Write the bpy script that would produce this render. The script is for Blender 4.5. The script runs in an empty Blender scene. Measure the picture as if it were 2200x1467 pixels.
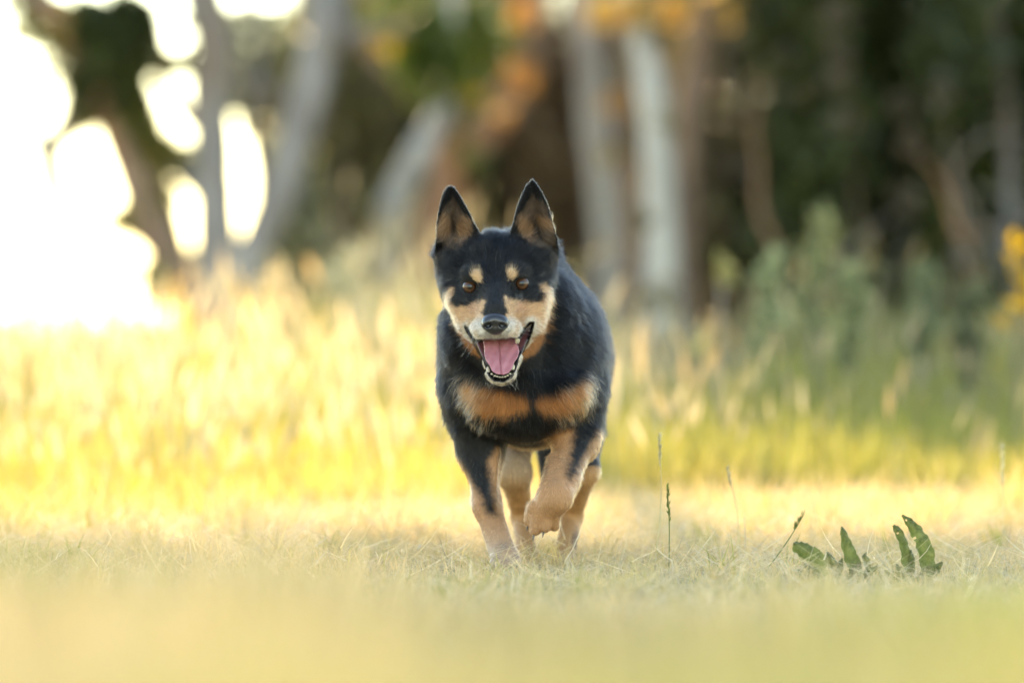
import bpy, math
import numpy as np
from math import radians
from mathutils import Vector, Matrix

# ------------------------------------------------------------------ camera, sky, sun, exposure
SC = bpy.context.scene
COL = SC.collection
CAM_Y, CAM_H, FPX = -9.0, 0.403, 12222.0        # a 200 mm lens held low in the grass
cam_data = bpy.data.cameras.new('camera')
cam = bpy.data.objects.new('camera', cam_data)
COL.objects.link(cam)
SC.camera = cam
cam.location = (0.0, CAM_Y, CAM_H)
cam.rotation_euler = (radians(90.0 - 0.25), 0.0, 0.0)
cam_data.lens = 200.0
cam_data.sensor_width = 36.0
cam_data.clip_start = 0.05
cam_data.clip_end = 3000.0
cam_data.dof.use_dof = True
cam_data.dof.focus_distance = 9.0 - 0.01
cam_data.dof.aperture_fstop = 2.5

SUN_EL, SUN_AZ = 18.0, -10.0                     # low sun behind the trees, a little to the left
world = bpy.data.worlds.new('World')
SC.world = world
world.use_nodes = True
wn = world.node_tree
wn.nodes.clear()
w_out = wn.nodes.new('ShaderNodeOutputWorld')
w_bg = wn.nodes.new('ShaderNodeBackground')
w_sky = wn.nodes.new('ShaderNodeTexSky')
w_sky.sky_type = 'NISHITA'
w_sky.sun_disc = False
w_sky.sun_elevation = radians(SUN_EL)
w_sky.sun_rotation = radians(SUN_AZ)
w_sky.dust_density = 0.0
w_sky.air_density = 1.0
w_sky.ozone_density = 1.0
w_bg.inputs['Strength'].default_value = 0.15
wn.links.new(w_sky.outputs['Color'], w_bg.inputs['Color'])
wn.links.new(w_bg.outputs['Background'], w_out.inputs['Surface'])

sun_data = bpy.data.lights.new('sun', 'SUN')
sun_data.energy = 2.3
sun_data.angle = radians(0.53)
sun_data.color = (1.0, 0.80, 0.52)
sun = bpy.data.objects.new('sun', sun_data)
COL.objects.link(sun)
sdir = Vector((math.sin(radians(SUN_AZ)) * math.cos(radians(SUN_EL)),
               math.cos(radians(SUN_AZ)) * math.cos(radians(SUN_EL)), math.sin(radians(SUN_EL))))
sun.rotation_euler = sdir.to_track_quat('Z', 'Y').to_euler()
sun.location = (-4, 20, 9)

SC.view_settings.view_transform = 'Standard'
SC.view_settings.look = 'None'
SC.view_settings.exposure = 2.5
SC.view_settings.gamma = 1.0
SC.view_settings.use_white_balance = True          # the camera's warm daylight setting
SC.view_settings.white_balance_temperature = 7800
SC.view_settings.use_curve_mapping = False
SC.render.engine = 'CYCLES'
SC.cycles.use_denoising = True
SC.cycles.max_bounces = 8
SC.cycles.transmission_bounces = 6
SC.cycles.transparent_max_bounces = 8
SC.cycles.caustics_reflective = False
SC.cycles.caustics_refractive = False
SC.cycles.sample_clamp_indirect = 6.0

# ------------------------------------------------------------------ helpers
rng = np.random.default_rng(7)

def P(px, py, Y):
    """a point seen at pixel (px, py) of the 2200 x 1467 picture, standing at depth Y"""
    s = (Y - CAM_Y) / FPX
    return ((px - 1100.0) * s, Y, CAM_H - (py - 680.0) * s)

def SCL(Y):
    return (Y - CAM_Y) / FPX

def tag(o, label=None, cat=None, group=None, kind=None):
    if label: o['label'] = label
    if cat: o['category'] = cat
    if group: o['group'] = group
    if kind: o['kind'] = kind
    return o

def empty(name, loc=(0, 0, 0)):
    o = bpy.data.objects.new(name, None)
    o.location = loc
    o.empty_display_size = 0.1
    COL.objects.link(o)
    return o

def link(name, data, parent=None, mat=None):
    o = bpy.data.objects.new(name, data)
    COL.objects.link(o)
    if mat is not None:
        data.materials.append(mat)
    if parent is not None:
        o.parent = parent
        o.matrix_parent_inverse = Matrix.Translation(-Vector(parent.location))
    return o

def np_mesh(name, verts, faces, smooth=False, attrs=None, face_col=None, mat_idx=None):
    """verts (N,3), faces (M,k) of one k"""
    verts = np.asarray(verts, np.float32); faces = np.asarray(faces, np.int32)
    me = bpy.data.meshes.new(name)
    k = faces.shape[1]; m = faces.shape[0]
    me.vertices.add(len(verts)); me.vertices.foreach_set('co', verts.ravel())
    me.loops.add(m * k); me.loops.foreach_set('vertex_index', faces.ravel())
    me.polygons.add(m)
    me.polygons.foreach_set('loop_start', np.arange(0, m * k, k, dtype=np.int32))
    me.polygons.foreach_set('loop_total', np.full(m, k, np.int32))
    if smooth:
        me.polygons.foreach_set('use_smooth', np.ones(m, bool))
    if mat_idx is not None:
        me.polygons.foreach_set('material_index', np.asarray(mat_idx, np.int32))
    me.update(calc_edges=True)
    for an, av in (attrs or {}).items():
        av = np.asarray(av, np.float32)
        if av.ndim == 2:
            a = me.attributes.new(an, 'FLOAT_COLOR', 'POINT')
            c = np.ones((len(av), 4), np.float32); c[:, :3] = av
            a.data.foreach_set('color', c.ravel())
        else:
            a = me.attributes.new(an, 'FLOAT', 'POINT'); a.data.foreach_set('value', av)
    return me

def new_mat(name):
    m = bpy.data.materials.new(name); m.use_nodes = True
    nt = m.node_tree; nt.nodes.clear()
    out = nt.nodes.new('ShaderNodeOutputMaterial')
    return m, nt, out

def nd(nt, t, **kw):
    n = nt.nodes.new(t)
    for k, v in kw.items():
        if k in n.inputs.keys():
            n.inputs[k].default_value = v
        else:
            setattr(n, k, v)
    return n

def vnoise(p, scale, seed=0):
    """cheap smooth value noise on (N,3) points, about -1..1"""
    q = np.asarray(p, np.float64) * scale + seed * 17.31
    i = np.floor(q).astype(np.int64); f = q - i
    f = f * f * (3 - 2 * f)
    def h(ix, iy, iz):
        n = (ix * 73856093) ^ (iy * 19349663) ^ (iz * 83492791) ^ (seed * 2654435)
        n = (n ^ (n >> 13)) * 1274126177 & 0x7fffffff
        return (n % 100003) / 50001.5 - 1.0
    r = 0
    for dx in (0, 1):
        for dy in (0, 1):
            for dz in (0, 1):
                w = (f[:, 0] if dx else 1 - f[:, 0]) * (f[:, 1] if dy else 1 - f[:, 1]) * (f[:, 2] if dz else 1 - f[:, 2])
                r = r + w * h(i[:, 0] + dx, i[:, 1] + dy, i[:, 2] + dz)
    return r

def sstep(a, b, x):
    t = np.clip((x - a) / (b - a), 0, 1)
    return t * t * (3 - 2 * t)

# ------------------------------------------------------------------ ground
def leafy_mat(name, transl, rough=0.55, spec=0.25, tint=(1, 1, 1)):
    """leaf / grass: colour from each blade, light comes through from behind"""
    m, nt, out = new_mat(name)
    a = nd(nt, 'ShaderNodeAttribute', attribute_name='tone')
    p = nd(nt, 'ShaderNodeBsdfPrincipled', Roughness=rough)
    p.inputs['Specular IOR Level'].default_value = spec
    t = nd(nt, 'ShaderNodeBsdfTranslucent')
    hs = nd(nt, 'ShaderNodeHueSaturation', Saturation=1.10, Value=1.2)
    mx = nd(nt, 'ShaderNodeMixShader'); mx.inputs[0].default_value = transl
    nt.links.new(a.outputs['Color'], p.inputs['Base Color'])
    nt.links.new(a.outputs['Color'], hs.inputs['Color']); nt.links.new(hs.outputs[0], t.inputs['Color'])
    nt.links.new(p.outputs[0], mx.inputs[1]); nt.links.new(t.outputs[0], mx.inputs[2]); nt.links.new(mx.outputs[0], out.inputs[0])
    return m

def ground_z(x, y):
    p = np.stack([x, y, np.zeros_like(x)], 1)
    return 0.012 * vnoise(p, 0.9, 21) + 0.006 * vnoise(p, 3.1, 22) - 0.010

gx = np.concatenate([-np.geomspace(900, 6, 18), np.linspace(-5, 5, 61), np.geomspace(6, 900, 18)])
gy = np.concatenate([-np.geomspace(400, 14, 10), np.linspace(-12, 22, 137), np.geomspace(24, 2400, 26)])
GX, GY = np.meshgrid(gx, gy, indexing='ij')
gz = ground_z(GX.ravel(), GY.ravel()) * (np.abs(GY.ravel()) < 60)
gi = np.arange(len(gx) * len(gy)).reshape(len(gx), len(gy))
gf = np.stack([gi[:-1, :-1], gi[1:, :-1], gi[1:, 1:], gi[:-1, 1:]], -1).reshape(-1, 4)
m_ground, nt, out = new_mat('dry_ground')
tc = nd(nt, 'ShaderNodeTexCoord'); n1 = nd(nt, 'ShaderNodeTexNoise', Scale=2.2, Detail=8.0); n2 = nd(nt, 'ShaderNodeTexNoise', Scale=60.0, Detail=6.0)
rp = nd(nt, 'ShaderNodeValToRGB'); rp.color_ramp.elements[0].position = .3; rp.color_ramp.elements[0].color = (0.40, 0.29, 0.13, 1)
rp.color_ramp.elements[1].position = .7; rp.color_ramp.elements[1].color = (0.54, 0.41, 0.20, 1)
mx = nd(nt, 'ShaderNodeMixRGB', blend_type='MULTIPLY'); mx.inputs[0].default_value = .6
p = nd(nt, 'ShaderNodeBsdfPrincipled', Roughness=0.95); bp = nd(nt, 'ShaderNodeBump', Strength=.6, Distance=.02)
nt.links.new(tc.outputs['Object'], n1.inputs['Vector']); nt.links.new(tc.outputs['Object'], n2.inputs['Vector'])
nt.links.new(n1.outputs[0], rp.inputs[0]); nt.links.new(rp.outputs[0], mx.inputs[1]); nt.links.new(n2.outputs[0], mx.inputs[2]); nt.links.new(mx.outputs[0], p.inputs['Base Color'])
nt.links.new(n2.outputs[0], bp.inputs['Height']); nt.links.new(bp.outputs[0], p.inputs['Normal']); nt.links.new(p.outputs[0], out.inputs[0])
tag(link('ground', np_mesh('ground', np.stack([GX.ravel(), GY.ravel(), gz], 1), gf, True), None, m_ground), kind='structure')

# ------------------------------------------------------------------ grass
def ribbons(base, h, w, az, lean, bend, tone, levels=4, twist=None):
    """bent tapered blades; returns verts, quads, tones"""
    N = len(base)
    t = np.linspace(0, 1, levels)
    dirx, diry = np.cos(az), np.sin(az)
    fa = az + np.pi / 2 + (twist if twist is not None else rng.normal(0, .7, N))
    sx, sy = np.cos(fa), np.sin(fa)
    V = np.empty((N, levels, 2, 3), np.float32)
    for i, ti in enumerate(t):
        ang = lean + bend * ti
        # integrate roughly
        fx = h * (np.sin(lean + bend * ti * .5)) * ti
        fz = h * (np.cos(lean + bend * ti * .5)) * ti
        ww = w * 0.5 * ((1 - ti) ** 0.6 if i else 0.75)
        if i == levels - 1: ww = w * 0.03
        cx = base[:, 0] + dirx * fx; cy = base[:, 1] + diry * fx; cz = base[:, 2] + fz
        V[:, i, 0] = np.stack([cx - sx * ww, cy - sy * ww, cz], 1)
        V[:, i, 1] = np.stack([cx + sx * ww, cy + sy * ww, cz], 1)
    o = (np.arange(N) * levels * 2)[:, None]
    q = np.concatenate([np.stack([o[:, 0] + 2 * i, o[:, 0] + 2 * i + 1, o[:, 0] + 2 * i + 3, o[:, 0] + 2 * i + 2], 1) for i in range(levels - 1)])
    return V.reshape(-1, 3), q, np.repeat(tone, levels * 2, 0)

def heads(base, L, w, az, lean, tone, n=1):
    """seed heads: two crossed spindles each"""
    N = len(base)
    d = np.stack([np.cos(az) * np.sin(lean), np.sin(az) * np.sin(lean), np.cos(lean)], 1)
    r = rng.normal(0, 1, (N, 3)); s = np.cross(d, r); s /= np.linalg.norm(s, axis=1, keepdims=True); u = np.cross(d, s)
    vs, qs = [], []
    for k, a in enumerate((s, u)):
        V = np.stack([base, base + d * (L * .45)[:, None] + a * (w * .5)[:, None], base + d * L[:, None], base + d * (L * .45)[:, None] - a * (w * .5)[:, None]], 1)
        vs.append(V.reshape(-1, 3)); o = np.arange(N) * 4 + k * N * 4
        qs.append(np.stack([o, o + 1, o + 2, o + 3], 1))
    return np.concatenate(vs), np.concatenate(qs), np.concatenate([np.repeat(tone, 4, 0)] * 2)

def merge(parts):
    vs, qs, ts, off = [], [], [], 0
    for v, q, t in parts:
        vs.append(v); qs.append(q + off); ts.append(t); off += len(v)
    return np.concatenate(vs), np.concatenate(qs), np.concatenate(ts)

def scatter(n, y0, y1, spread=0.115, pw=1.0, xmin=0.35):
    """points in a fan seen by the lens, wider than the frame"""
    y = y0 + (y1 - y0) * rng.random(n) ** pw
    x = (rng.random(n) * 2 - 1) * np.maximum(spread * (y - CAM_Y), xmin)
    return x, y

def mixc(a, b, t):
    return np.asarray(a)[None, :] * (1 - t[:, None]) + np.asarray(b)[None, :] * t[:, None]

STRAW = np.array((0.68, 0.485, 0.25)); PALE = np.array((0.72, 0.61, 0.42)); GOLD = np.array((0.58, 0.445, 0.13))
GREEN = np.array((0.27, 0.275, 0.055)); SAGE = np.array((0.31, 0.315, 0.16))
m_grass = leafy_mat('grass_blades', 0.50)
m_tall = leafy_mat('tall_grass_blades', 0.55)

def grass_tone(x, y, greenness):
    p = np.stack([x, y, 0 * x], 1)
    g = np.clip(greenness + 0.45 * vnoise(p, 1.1, 31) + 0.25 * vnoise(p, 3.5, 32) + rng.normal(0, .22, len(x)), 0, 1)
    c = mixc(STRAW, GREEN, g)
    pl = np.clip(rng.normal(0.15, .3, len(x)), 0, 1)
    c = c * (1 - pl[:, None] * .6) + PALE[None, :] * pl[:, None] * .6
    return c * rng.lognormal(0, .14, len(x))[:, None]

# near grass, far out of focus
n = 38000
x, y = scatter(n, -6.9, -1.7, .18, 0.9, .55)
d = y - CAM_Y
u = x / d * FPX
pn = vnoise(np.stack([x * 2.2, y * .8, 0 * x], 1), 1.0, 41)
reach = 1245 + 70 * pn - 55 * sstep(-100, -500, u) - 40 * sstep(450, 650, u)         # how high its tips come, seen from the lens
veil = (rng.random(n) < .16 + .12 * sstep(-100, -500, u)) * sstep(1.0, 2.5, d - 1)
reach = reach - veil * (60 + 110 * sstep(-50, -400, u) + 40 * sstep(450, 650, u)) * rng.random(n)
hm = 0.403 - (reach - 680) * d / FPX
h = np.clip(hm, 0.03, .34) * np.where(veil > 0, rng.uniform(.8, 1, n), rng.uniform(.4, 1.0, n))
pq = vnoise(np.stack([x * 1.3, y * .5, 0 * x], 1), 1.0, 45)
tone = grass_tone(x, y, np.clip(.46 + .4 * pn + .75 * pq, 0, 1)) * (.96 + .26 * pq)[:, None]
g1 = ribbons(np.stack([x, y, ground_z(x, y)], 1), h, rng.uniform(.002, .0045, n), rng.uniform(0, 6.28, n), rng.uniform(0, .35, n), rng.uniform(.1, .9, n), tone)
o = link('near_grass', np_mesh('near_grass', g1[0], g1[1], False, {'tone': g1[2]}), None, m_grass); tag(o, kind='stuff')

# mown strip: stubble standing, cut straw lying across it
n = 88000
x, y = scatter(n, -2.6, 3.9, .155, 1.0)
p3 = np.stack([x * 1.0, y, 0 * x], 1)
h = 0.016 + 0.026 * rng.random(n) ** 1.6 + .035 * rng.random(n) * sstep(.6, 2.6, y) + 0.028 * np.clip(vnoise(p3, 1.8, 51), 0, 1) * rng.random(n)
tall = rng.random(n) < .02
h = np.where(tall, h * rng.uniform(1.5, 3.0, n), h)
tone = grass_tone(x, y, np.clip(.12 - .07 * (y + 1), .0, .4))
parts = [ribbons(np.stack([x, y, ground_z(x, y)], 1), h, rng.uniform(.0012, .0030, n), rng.uniform(0, 6.28, n), rng.uniform(0, .5, n), rng.uniform(.1, 1.3, n), tone)]
n = 48000
x, y = scatter(n, -2.4, 4.2, .155, 1.0)
L = rng.uniform(.03, .13, n)
tone = mixc(STRAW, PALE, rng.random(n)) * rng.lognormal(.05, .2, n)[:, None]
z = ground_z(x, y) + rng.random(n) ** 2 * .035 + .004
parts.append(ribbons(np.stack([x, y, z], 1), L, rng.uniform(.0012, .0038, n), rng.uniform(0, 6.28, n), rng.normal(1.42, .16, n), rng.normal(.15, .3, n), tone))
nt_ = 420
cx, cy = scatter(nt_, -1.6, 3.6, .14, 1.0)
m_ = rng.integers(10, 34, nt_)
ix = np.repeat(np.arange(nt_), m_); n = len(ix)
x = cx[ix] + rng.normal(0, .013, n); y = cy[ix] + rng.normal(0, .013, n)
tg = np.clip(rng.normal(.35, .35, nt_), 0, 1)[ix]
h = (rng.uniform(.035, .085, nt_))[ix] * rng.uniform(.5, 1.1, n)
tone = mixc(STRAW, GREEN, tg) * rng.lognormal(0, .15, n)[:, None]
parts.append(ribbons(np.stack([x, y, ground_z(x, y)], 1), h, rng.uniform(.0016, .0042, n), rng.uniform(0, 6.28, n), rng.uniform(.05, .7, n), rng.uniform(.1, 1.4, n), tone))
nt_ = 180
cx, cy = scatter(nt_, 1.2, 4.6, .15, 1.0)
m_ = rng.integers(14, 40, nt_)
ix = np.repeat(np.arange(nt_), m_); n = len(ix)
x = cx[ix] + rng.normal(0, .03, n); y = cy[ix] + rng.normal(0, .03, n)
h = (rng.uniform(.06, .17, nt_))[ix] * rng.uniform(.45, 1.1, n)
tone = mixc(STRAW, GREEN, np.clip(rng.normal(.2, .3, nt_), 0, 1)[ix]) * rng.lognormal(0, .15, n)[:, None]
parts.append(ribbons(np.stack([x, y, ground_z(x, y)], 1), h, rng.uniform(.002, .005, n), rng.uniform(0, 6.28, n), rng.uniform(.0, .5, n), rng.uniform(.1, 1.1, n), tone))
g2 = merge(parts)
o = link('mown_grass', np_mesh('mown_grass', g2[0], g2[1], False, {'tone': g2[2]}), None, m_grass); tag(o, kind='stuff')

# tall meadow grass behind the strip
def tall_height(x, y):
    u = x / (y - CAM_Y) * FPX                                   # across, in pixels from the middle
    rt = sstep(-120, 260, u)
    left = np.clip(.07 + .046 * (y - 2.4), .06, .37) + .24 * sstep(-500, -380, u) * sstep(8, 14, y) * sstep(260, 100, u)
    right_ = np.clip(.17 + .03 * (y - 3.5), .17, .27) + .17 * sstep(440, 600, u) * sstep(5, 11, y) - .05 * sstep(760, 900, u)
    return left * (1 - rt) + right_ * rt
def meadow(n, y0, y1, pw):
    x, y = scatter(n, y0, y1, .165, pw)
    p3 = np.stack([x, y, 0 * x], 1)
    edge = 2.5 + 1.5 * sstep(-.5, .5, x) + 0.9 * vnoise(p3, .8, 61) + .35 * vnoise(p3, 3.0, 62)
    k = y > edge
    return x[k], y[k], p3[k]
x, y, p3 = meadow(104000, 2.2, 15.5, 1.2); n = len(x)
h = tall_height(x, y) * (0.85 + .35 * vnoise(p3, .9, 63) + .15 * vnoise(p3, 2.6, 67)) * rng.uniform(.35, 1.1, n)
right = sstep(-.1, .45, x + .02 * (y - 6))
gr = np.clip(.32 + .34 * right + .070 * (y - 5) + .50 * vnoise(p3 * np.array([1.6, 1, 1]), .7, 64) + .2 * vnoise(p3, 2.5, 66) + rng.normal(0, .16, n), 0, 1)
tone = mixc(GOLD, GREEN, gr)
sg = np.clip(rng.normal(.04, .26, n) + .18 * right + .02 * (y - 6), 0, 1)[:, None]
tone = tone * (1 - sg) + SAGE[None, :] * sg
tone *= (rng.lognormal(0, .15, n) * (1 - .22 * right))[:, None]  # blades at right darker, the thicket's shade put into their tone
base = np.stack([x, y, ground_z(x, y)], 1)
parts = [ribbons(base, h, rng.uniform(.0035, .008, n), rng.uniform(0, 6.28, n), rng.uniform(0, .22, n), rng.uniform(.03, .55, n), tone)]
x, y, p3 = meadow(5400, 3.2, 15.5, 1.0)
k = rng.random(len(x)) > .6 * sstep(.2, .8, x) * sstep(10, 5, y)
x, y, p3 = x[k], y[k], p3[k]; n2_ = len(x)
h = tall_height(x, y) * rng.uniform(.75, 1.0, n2_) * np.where(rng.random(n2_) < .3, rng.uniform(1.1, 1.7, n2_), 1)
az = rng.uniform(0, 6.28, n2_); ln = rng.uniform(0, .25, n2_)
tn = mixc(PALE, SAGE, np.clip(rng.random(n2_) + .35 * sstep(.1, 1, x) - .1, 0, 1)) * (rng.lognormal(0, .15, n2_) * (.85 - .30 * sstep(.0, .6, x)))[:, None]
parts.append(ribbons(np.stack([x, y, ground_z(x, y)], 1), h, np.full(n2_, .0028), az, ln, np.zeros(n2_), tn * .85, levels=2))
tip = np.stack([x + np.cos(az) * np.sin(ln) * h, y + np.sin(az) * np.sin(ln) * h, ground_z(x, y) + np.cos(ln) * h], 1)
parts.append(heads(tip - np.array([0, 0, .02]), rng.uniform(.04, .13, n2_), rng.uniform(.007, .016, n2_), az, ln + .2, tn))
x, y = scatter(620, 3.6, 9.5, .115, 1.0)
k = (x < .0) | (rng.random(620) < .22)
x, y = x[k], y[k]
n2_ = len(x); h = np.clip(tall_height(x, y) * 1.25, .22, .6) * rng.uniform(.75, 1.25, n2_)
az = rng.uniform(0, 6.28, n2_); ln = rng.uniform(0, .3, n2_)
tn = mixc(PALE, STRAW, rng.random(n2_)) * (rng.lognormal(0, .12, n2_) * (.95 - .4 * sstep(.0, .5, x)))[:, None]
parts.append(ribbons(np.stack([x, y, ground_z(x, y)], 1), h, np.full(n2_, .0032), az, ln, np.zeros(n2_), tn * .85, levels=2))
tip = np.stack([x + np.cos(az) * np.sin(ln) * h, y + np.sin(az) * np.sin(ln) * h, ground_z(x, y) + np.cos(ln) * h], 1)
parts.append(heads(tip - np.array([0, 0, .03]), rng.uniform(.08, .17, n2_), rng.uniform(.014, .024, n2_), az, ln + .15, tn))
g3 = merge(parts)
o = link('tall_grass', np_mesh('tall_grass', g3[0], g3[1], False, {'tone': g3[2]}), None, m_tall); tag(o, kind='stuff')

# ------------------------------------------------------------------ trees
def tube(path, radii, sides=10, bump=.10, seed=0):
    path = np.asarray(path, np.float64); radii = np.asarray(radii, np.float64)
    # resample smoothly
    m = len(path); tt = np.linspace(0, m - 1, (m - 1) * 5 + 1)
    def cr(a):
        a = np.asarray(a); out_ = []
        for t in tt:
            i = min(int(t), m - 2); f = t - i
            p0, p1, p2, p3_ = a[max(i - 1, 0)], a[i], a[i + 1], a[min(i + 2, m - 1)]
            out_.append(0.5 * (2 * p1 + (p2 - p0) * f + (2 * p0 - 5 * p1 + 4 * p2 - p3_) * f * f + (3 * p1 - p0 - 3 * p2 + p3_) * f ** 3))
        return np.array(out_)
    c = cr(path); r = np.interp(tt, np.arange(m), radii)
    tg = np.gradient(c, axis=0); tg /= np.linalg.norm(tg, axis=1, keepdims=True)
    up = np.array([0.3, 1, 0.1]); s = np.cross(tg, up); s /= np.linalg.norm(s, axis=1, keepdims=True); u = np.cross(s, tg)
    a = np.linspace(0, 2 * np.pi, sides, endpoint=False)
    V = c[:, None, :] + r[:, None, None] * (np.cos(a)[None, :, None] * s[:, None, :] + np.sin(a)[None, :, None] * u[:, None, :])
    V = V.reshape(-1, 3)
    cc = np.repeat(c, sides, 0)
    V = cc + (V - cc) * (1 + bump * vnoise(V, 6.0, seed + 3)[:, None] + bump * .5 * vnoise(V, 22.0, seed + 4)[:, None])
    n_ = len(tt); q = []
    for i in range(n_ - 1):
        for j in range(sides):
            q.append((i * sides + j, i * sides + (j + 1) % sides, (i + 1) * sides + (j + 1) % sides, (i + 1) * sides + j))
    return V, np.array(q)

def bark_mat(name, c1, c2, c3):
    m, nt, out = new_mat(name)
    tc = nd(nt, 'ShaderNodeTexCoord'); mp = nd(nt, 'ShaderNodeMapping'); mp.inputs['Scale'].default_value = (1, 1, .18)
    n1 = nd(nt, 'ShaderNodeTexNoise', Scale=14.0, Detail=6.0); n2 = nd(nt, 'ShaderNodeTexNoise', Scale=2.6, Detail=3.0)
    r1 = nd(nt, 'ShaderNodeValToRGB'); r1.color_ramp.elements[0].color = (*c1, 1); r1.color_ramp.elements[1].color = (*c2, 1)
    r1.color_ramp.elements[0].position = .35; r1.color_ramp.elements[1].position = .65
    r2 = nd(nt, 'ShaderNodeValToRGB'); r2.color_ramp.elements[0].position = .52; r2.color_ramp.elements[1].position = .62
    mx = nd(nt, 'ShaderNodeMixRGB'); mx.inputs[2].default_value = (*c3, 1)
    p = nd(nt, 'ShaderNodeBsdfPrincipled', Roughness=.85); bp = nd(nt, 'ShaderNodeBump', Strength=.6, Distance=.02)
    nt.links.new(tc.outputs['Object'], mp.inputs[0]); nt.links.new(mp.outputs[0], n1.inputs['Vector']); nt.links.new(mp.outputs[0], n2.inputs['Vector'])
    nt.links.new(n1.outputs[0], r1.inputs[0]); nt.links.new(n2.outputs[0], r2.inputs[0]); nt.links.new(r2.outputs[0], mx.inputs[0]); nt.links.new(r1.outputs[0], mx.inputs[1])
    nt.links.new(mx.outputs[0], p.inputs['Base Color']); nt.links.new(n1.outputs[0], bp.inputs['Height']); nt.links.new(bp.outputs[0], p.inputs['Normal']); nt.links.new(p.outputs[0], out.inputs[0])
    return m
BARK = {'grey': bark_mat('bark_grey', (.15, .135, .125), (.29, .27, .255), (.17, .13, .10)),
        'pale': bark_mat('bark_pale', (.31, .29, .26), (.49, .46, .415), (.24, .185, .14)),
        'brown': bark_mat('bark_brown', (.13, .085, .06), (.26, .17, .115), (.32, .15, .07)),
        'dark': bark_mat('bark_dark', (.09, .08, .075), (.18, .165, .16), (.11, .075, .06))}
m_leaf = leafy_mat('tree_leaves', 0.40, .45, .4)
m_gold = leafy_mat('golden_leaves', 0.60, .5, .3)

def leaves(clumps, size, tones, seed=0, flat=.25):
    """leaf-sized diamonds filling uneven clumps: (x, y, z, rx, ry, rz, count)"""
    vs, qs, ts, off = [], [], [], 0
    for (cx, cy, cz, rx, ry, rz, cnt) in clumps:
        d = rng.normal(0, 1, (cnt, 3)); d /= np.linalg.norm(d, axis=1, keepdims=True)
        p = d * (rng.random(cnt) ** .42)[:, None]
        q = p * np.array([rx, ry, rz]) + np.array([cx, cy, cz])
        keep = vnoise(q, 1.6 / max(rx, .25), seed + 5) + .5 * vnoise(q, 4.0 / max(rx, .25), seed + 6) > -.35
        q = q[keep] + rng.normal(0, .06 * rx, (keep.sum(), 3)); k = len(q)
        a = rng.normal(0, 1, (k, 3)); a[:, 2] -= flat; a /= np.linalg.norm(a, axis=1, keepdims=True)
        b = np.cross(a, rng.normal(0, 1, (k, 3))); b /= np.linalg.norm(b, axis=1, keepdims=True)
        L = size * rng.lognormal(0, .25, k); W = L * rng.uniform(.32, .5, k)
        nn = np.cross(a, b) * (L * .12)[:, None]
        V = np.stack([q - a * (L * .5)[:, None], q + b * (W * .5)[:, None] + nn, q + a * (L * .5)[:, None], q - b * (W * .5)[:, None] + nn], 1)
        t = np.clip(.5 + .6 * vnoise(q, 2.2, seed + 7) + rng.normal(0, .22, k), 0, 1)
        c = mixc(tones[0], tones[1], t) * rng.lognormal(0, .2, k)[:, None]
        o = np.arange(k) * 4 + off; off += 4 * k
        vs.append(V.reshape(-1, 3)); qs.append(np.stack([o, o + 1, o + 2, o + 3], 1)); ts.append(np.repeat(c, 4, 0))
    return np.concatenate(vs), np.concatenate(qs), np.concatenate(ts)

DKG = ((0.022, 0.030, 0.009), (0.064, 0.078, 0.018)); MIDG = ((0.055, 0.075, 0.022), (0.13, 0.145, 0.045)); LITE = ((0.16, 0.17, 0.09), (0.30, 0.29, 0.16))
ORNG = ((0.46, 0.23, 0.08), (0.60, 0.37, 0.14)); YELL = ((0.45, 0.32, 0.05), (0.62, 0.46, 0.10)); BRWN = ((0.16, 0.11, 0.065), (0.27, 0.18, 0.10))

def px_path(pts, Y):
    """stem drawn as (px, py, half width in px, extra depth)"""
    return [P(a[0], a[1], Y + (a[3] if len(a) > 3 else 0)) for a in pts], [a[2] * SCL(Y) for a in pts]

def stem(kind, pts, Y, parent, mat, seed, rise=None):
    c, r = px_path(pts, Y)
    c = [list(p) for p in c]
    if rise:                                           # continue above the frame
        for p in rise:
            c.append(list(p[:3])); r.append(p[3])
    v, q = tube(c, r, 10, .10, seed)
    return link(kind, np_mesh(kind, v, q, True), parent, BARK[mat])

def foliage(name, clumps, size, tones, parent, seed, mat=None):
    if name in ('leaf_clump', 'leaf_plume') and len(clumps) > 1:      # each clump is a piece of its own
        for i_, c_ in enumerate(clumps):
            foliage(name, [c_], size, tones, parent, seed, mat)
        return
    v, q, t = leaves(clumps, size, tones, seed)
    return link(name, np_mesh(name, v, q, False, {'tone': t}), parent, mat or m_leaf)

def cl(px, py, Y, r_px, n, sy=1.0, dy=None):
    s = SCL(Y); x, yy, z = P(px, py, Y)
    return (x, yy, z, r_px * s, dy if dy else r_px * s, r_px * s * sy, n)

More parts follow.
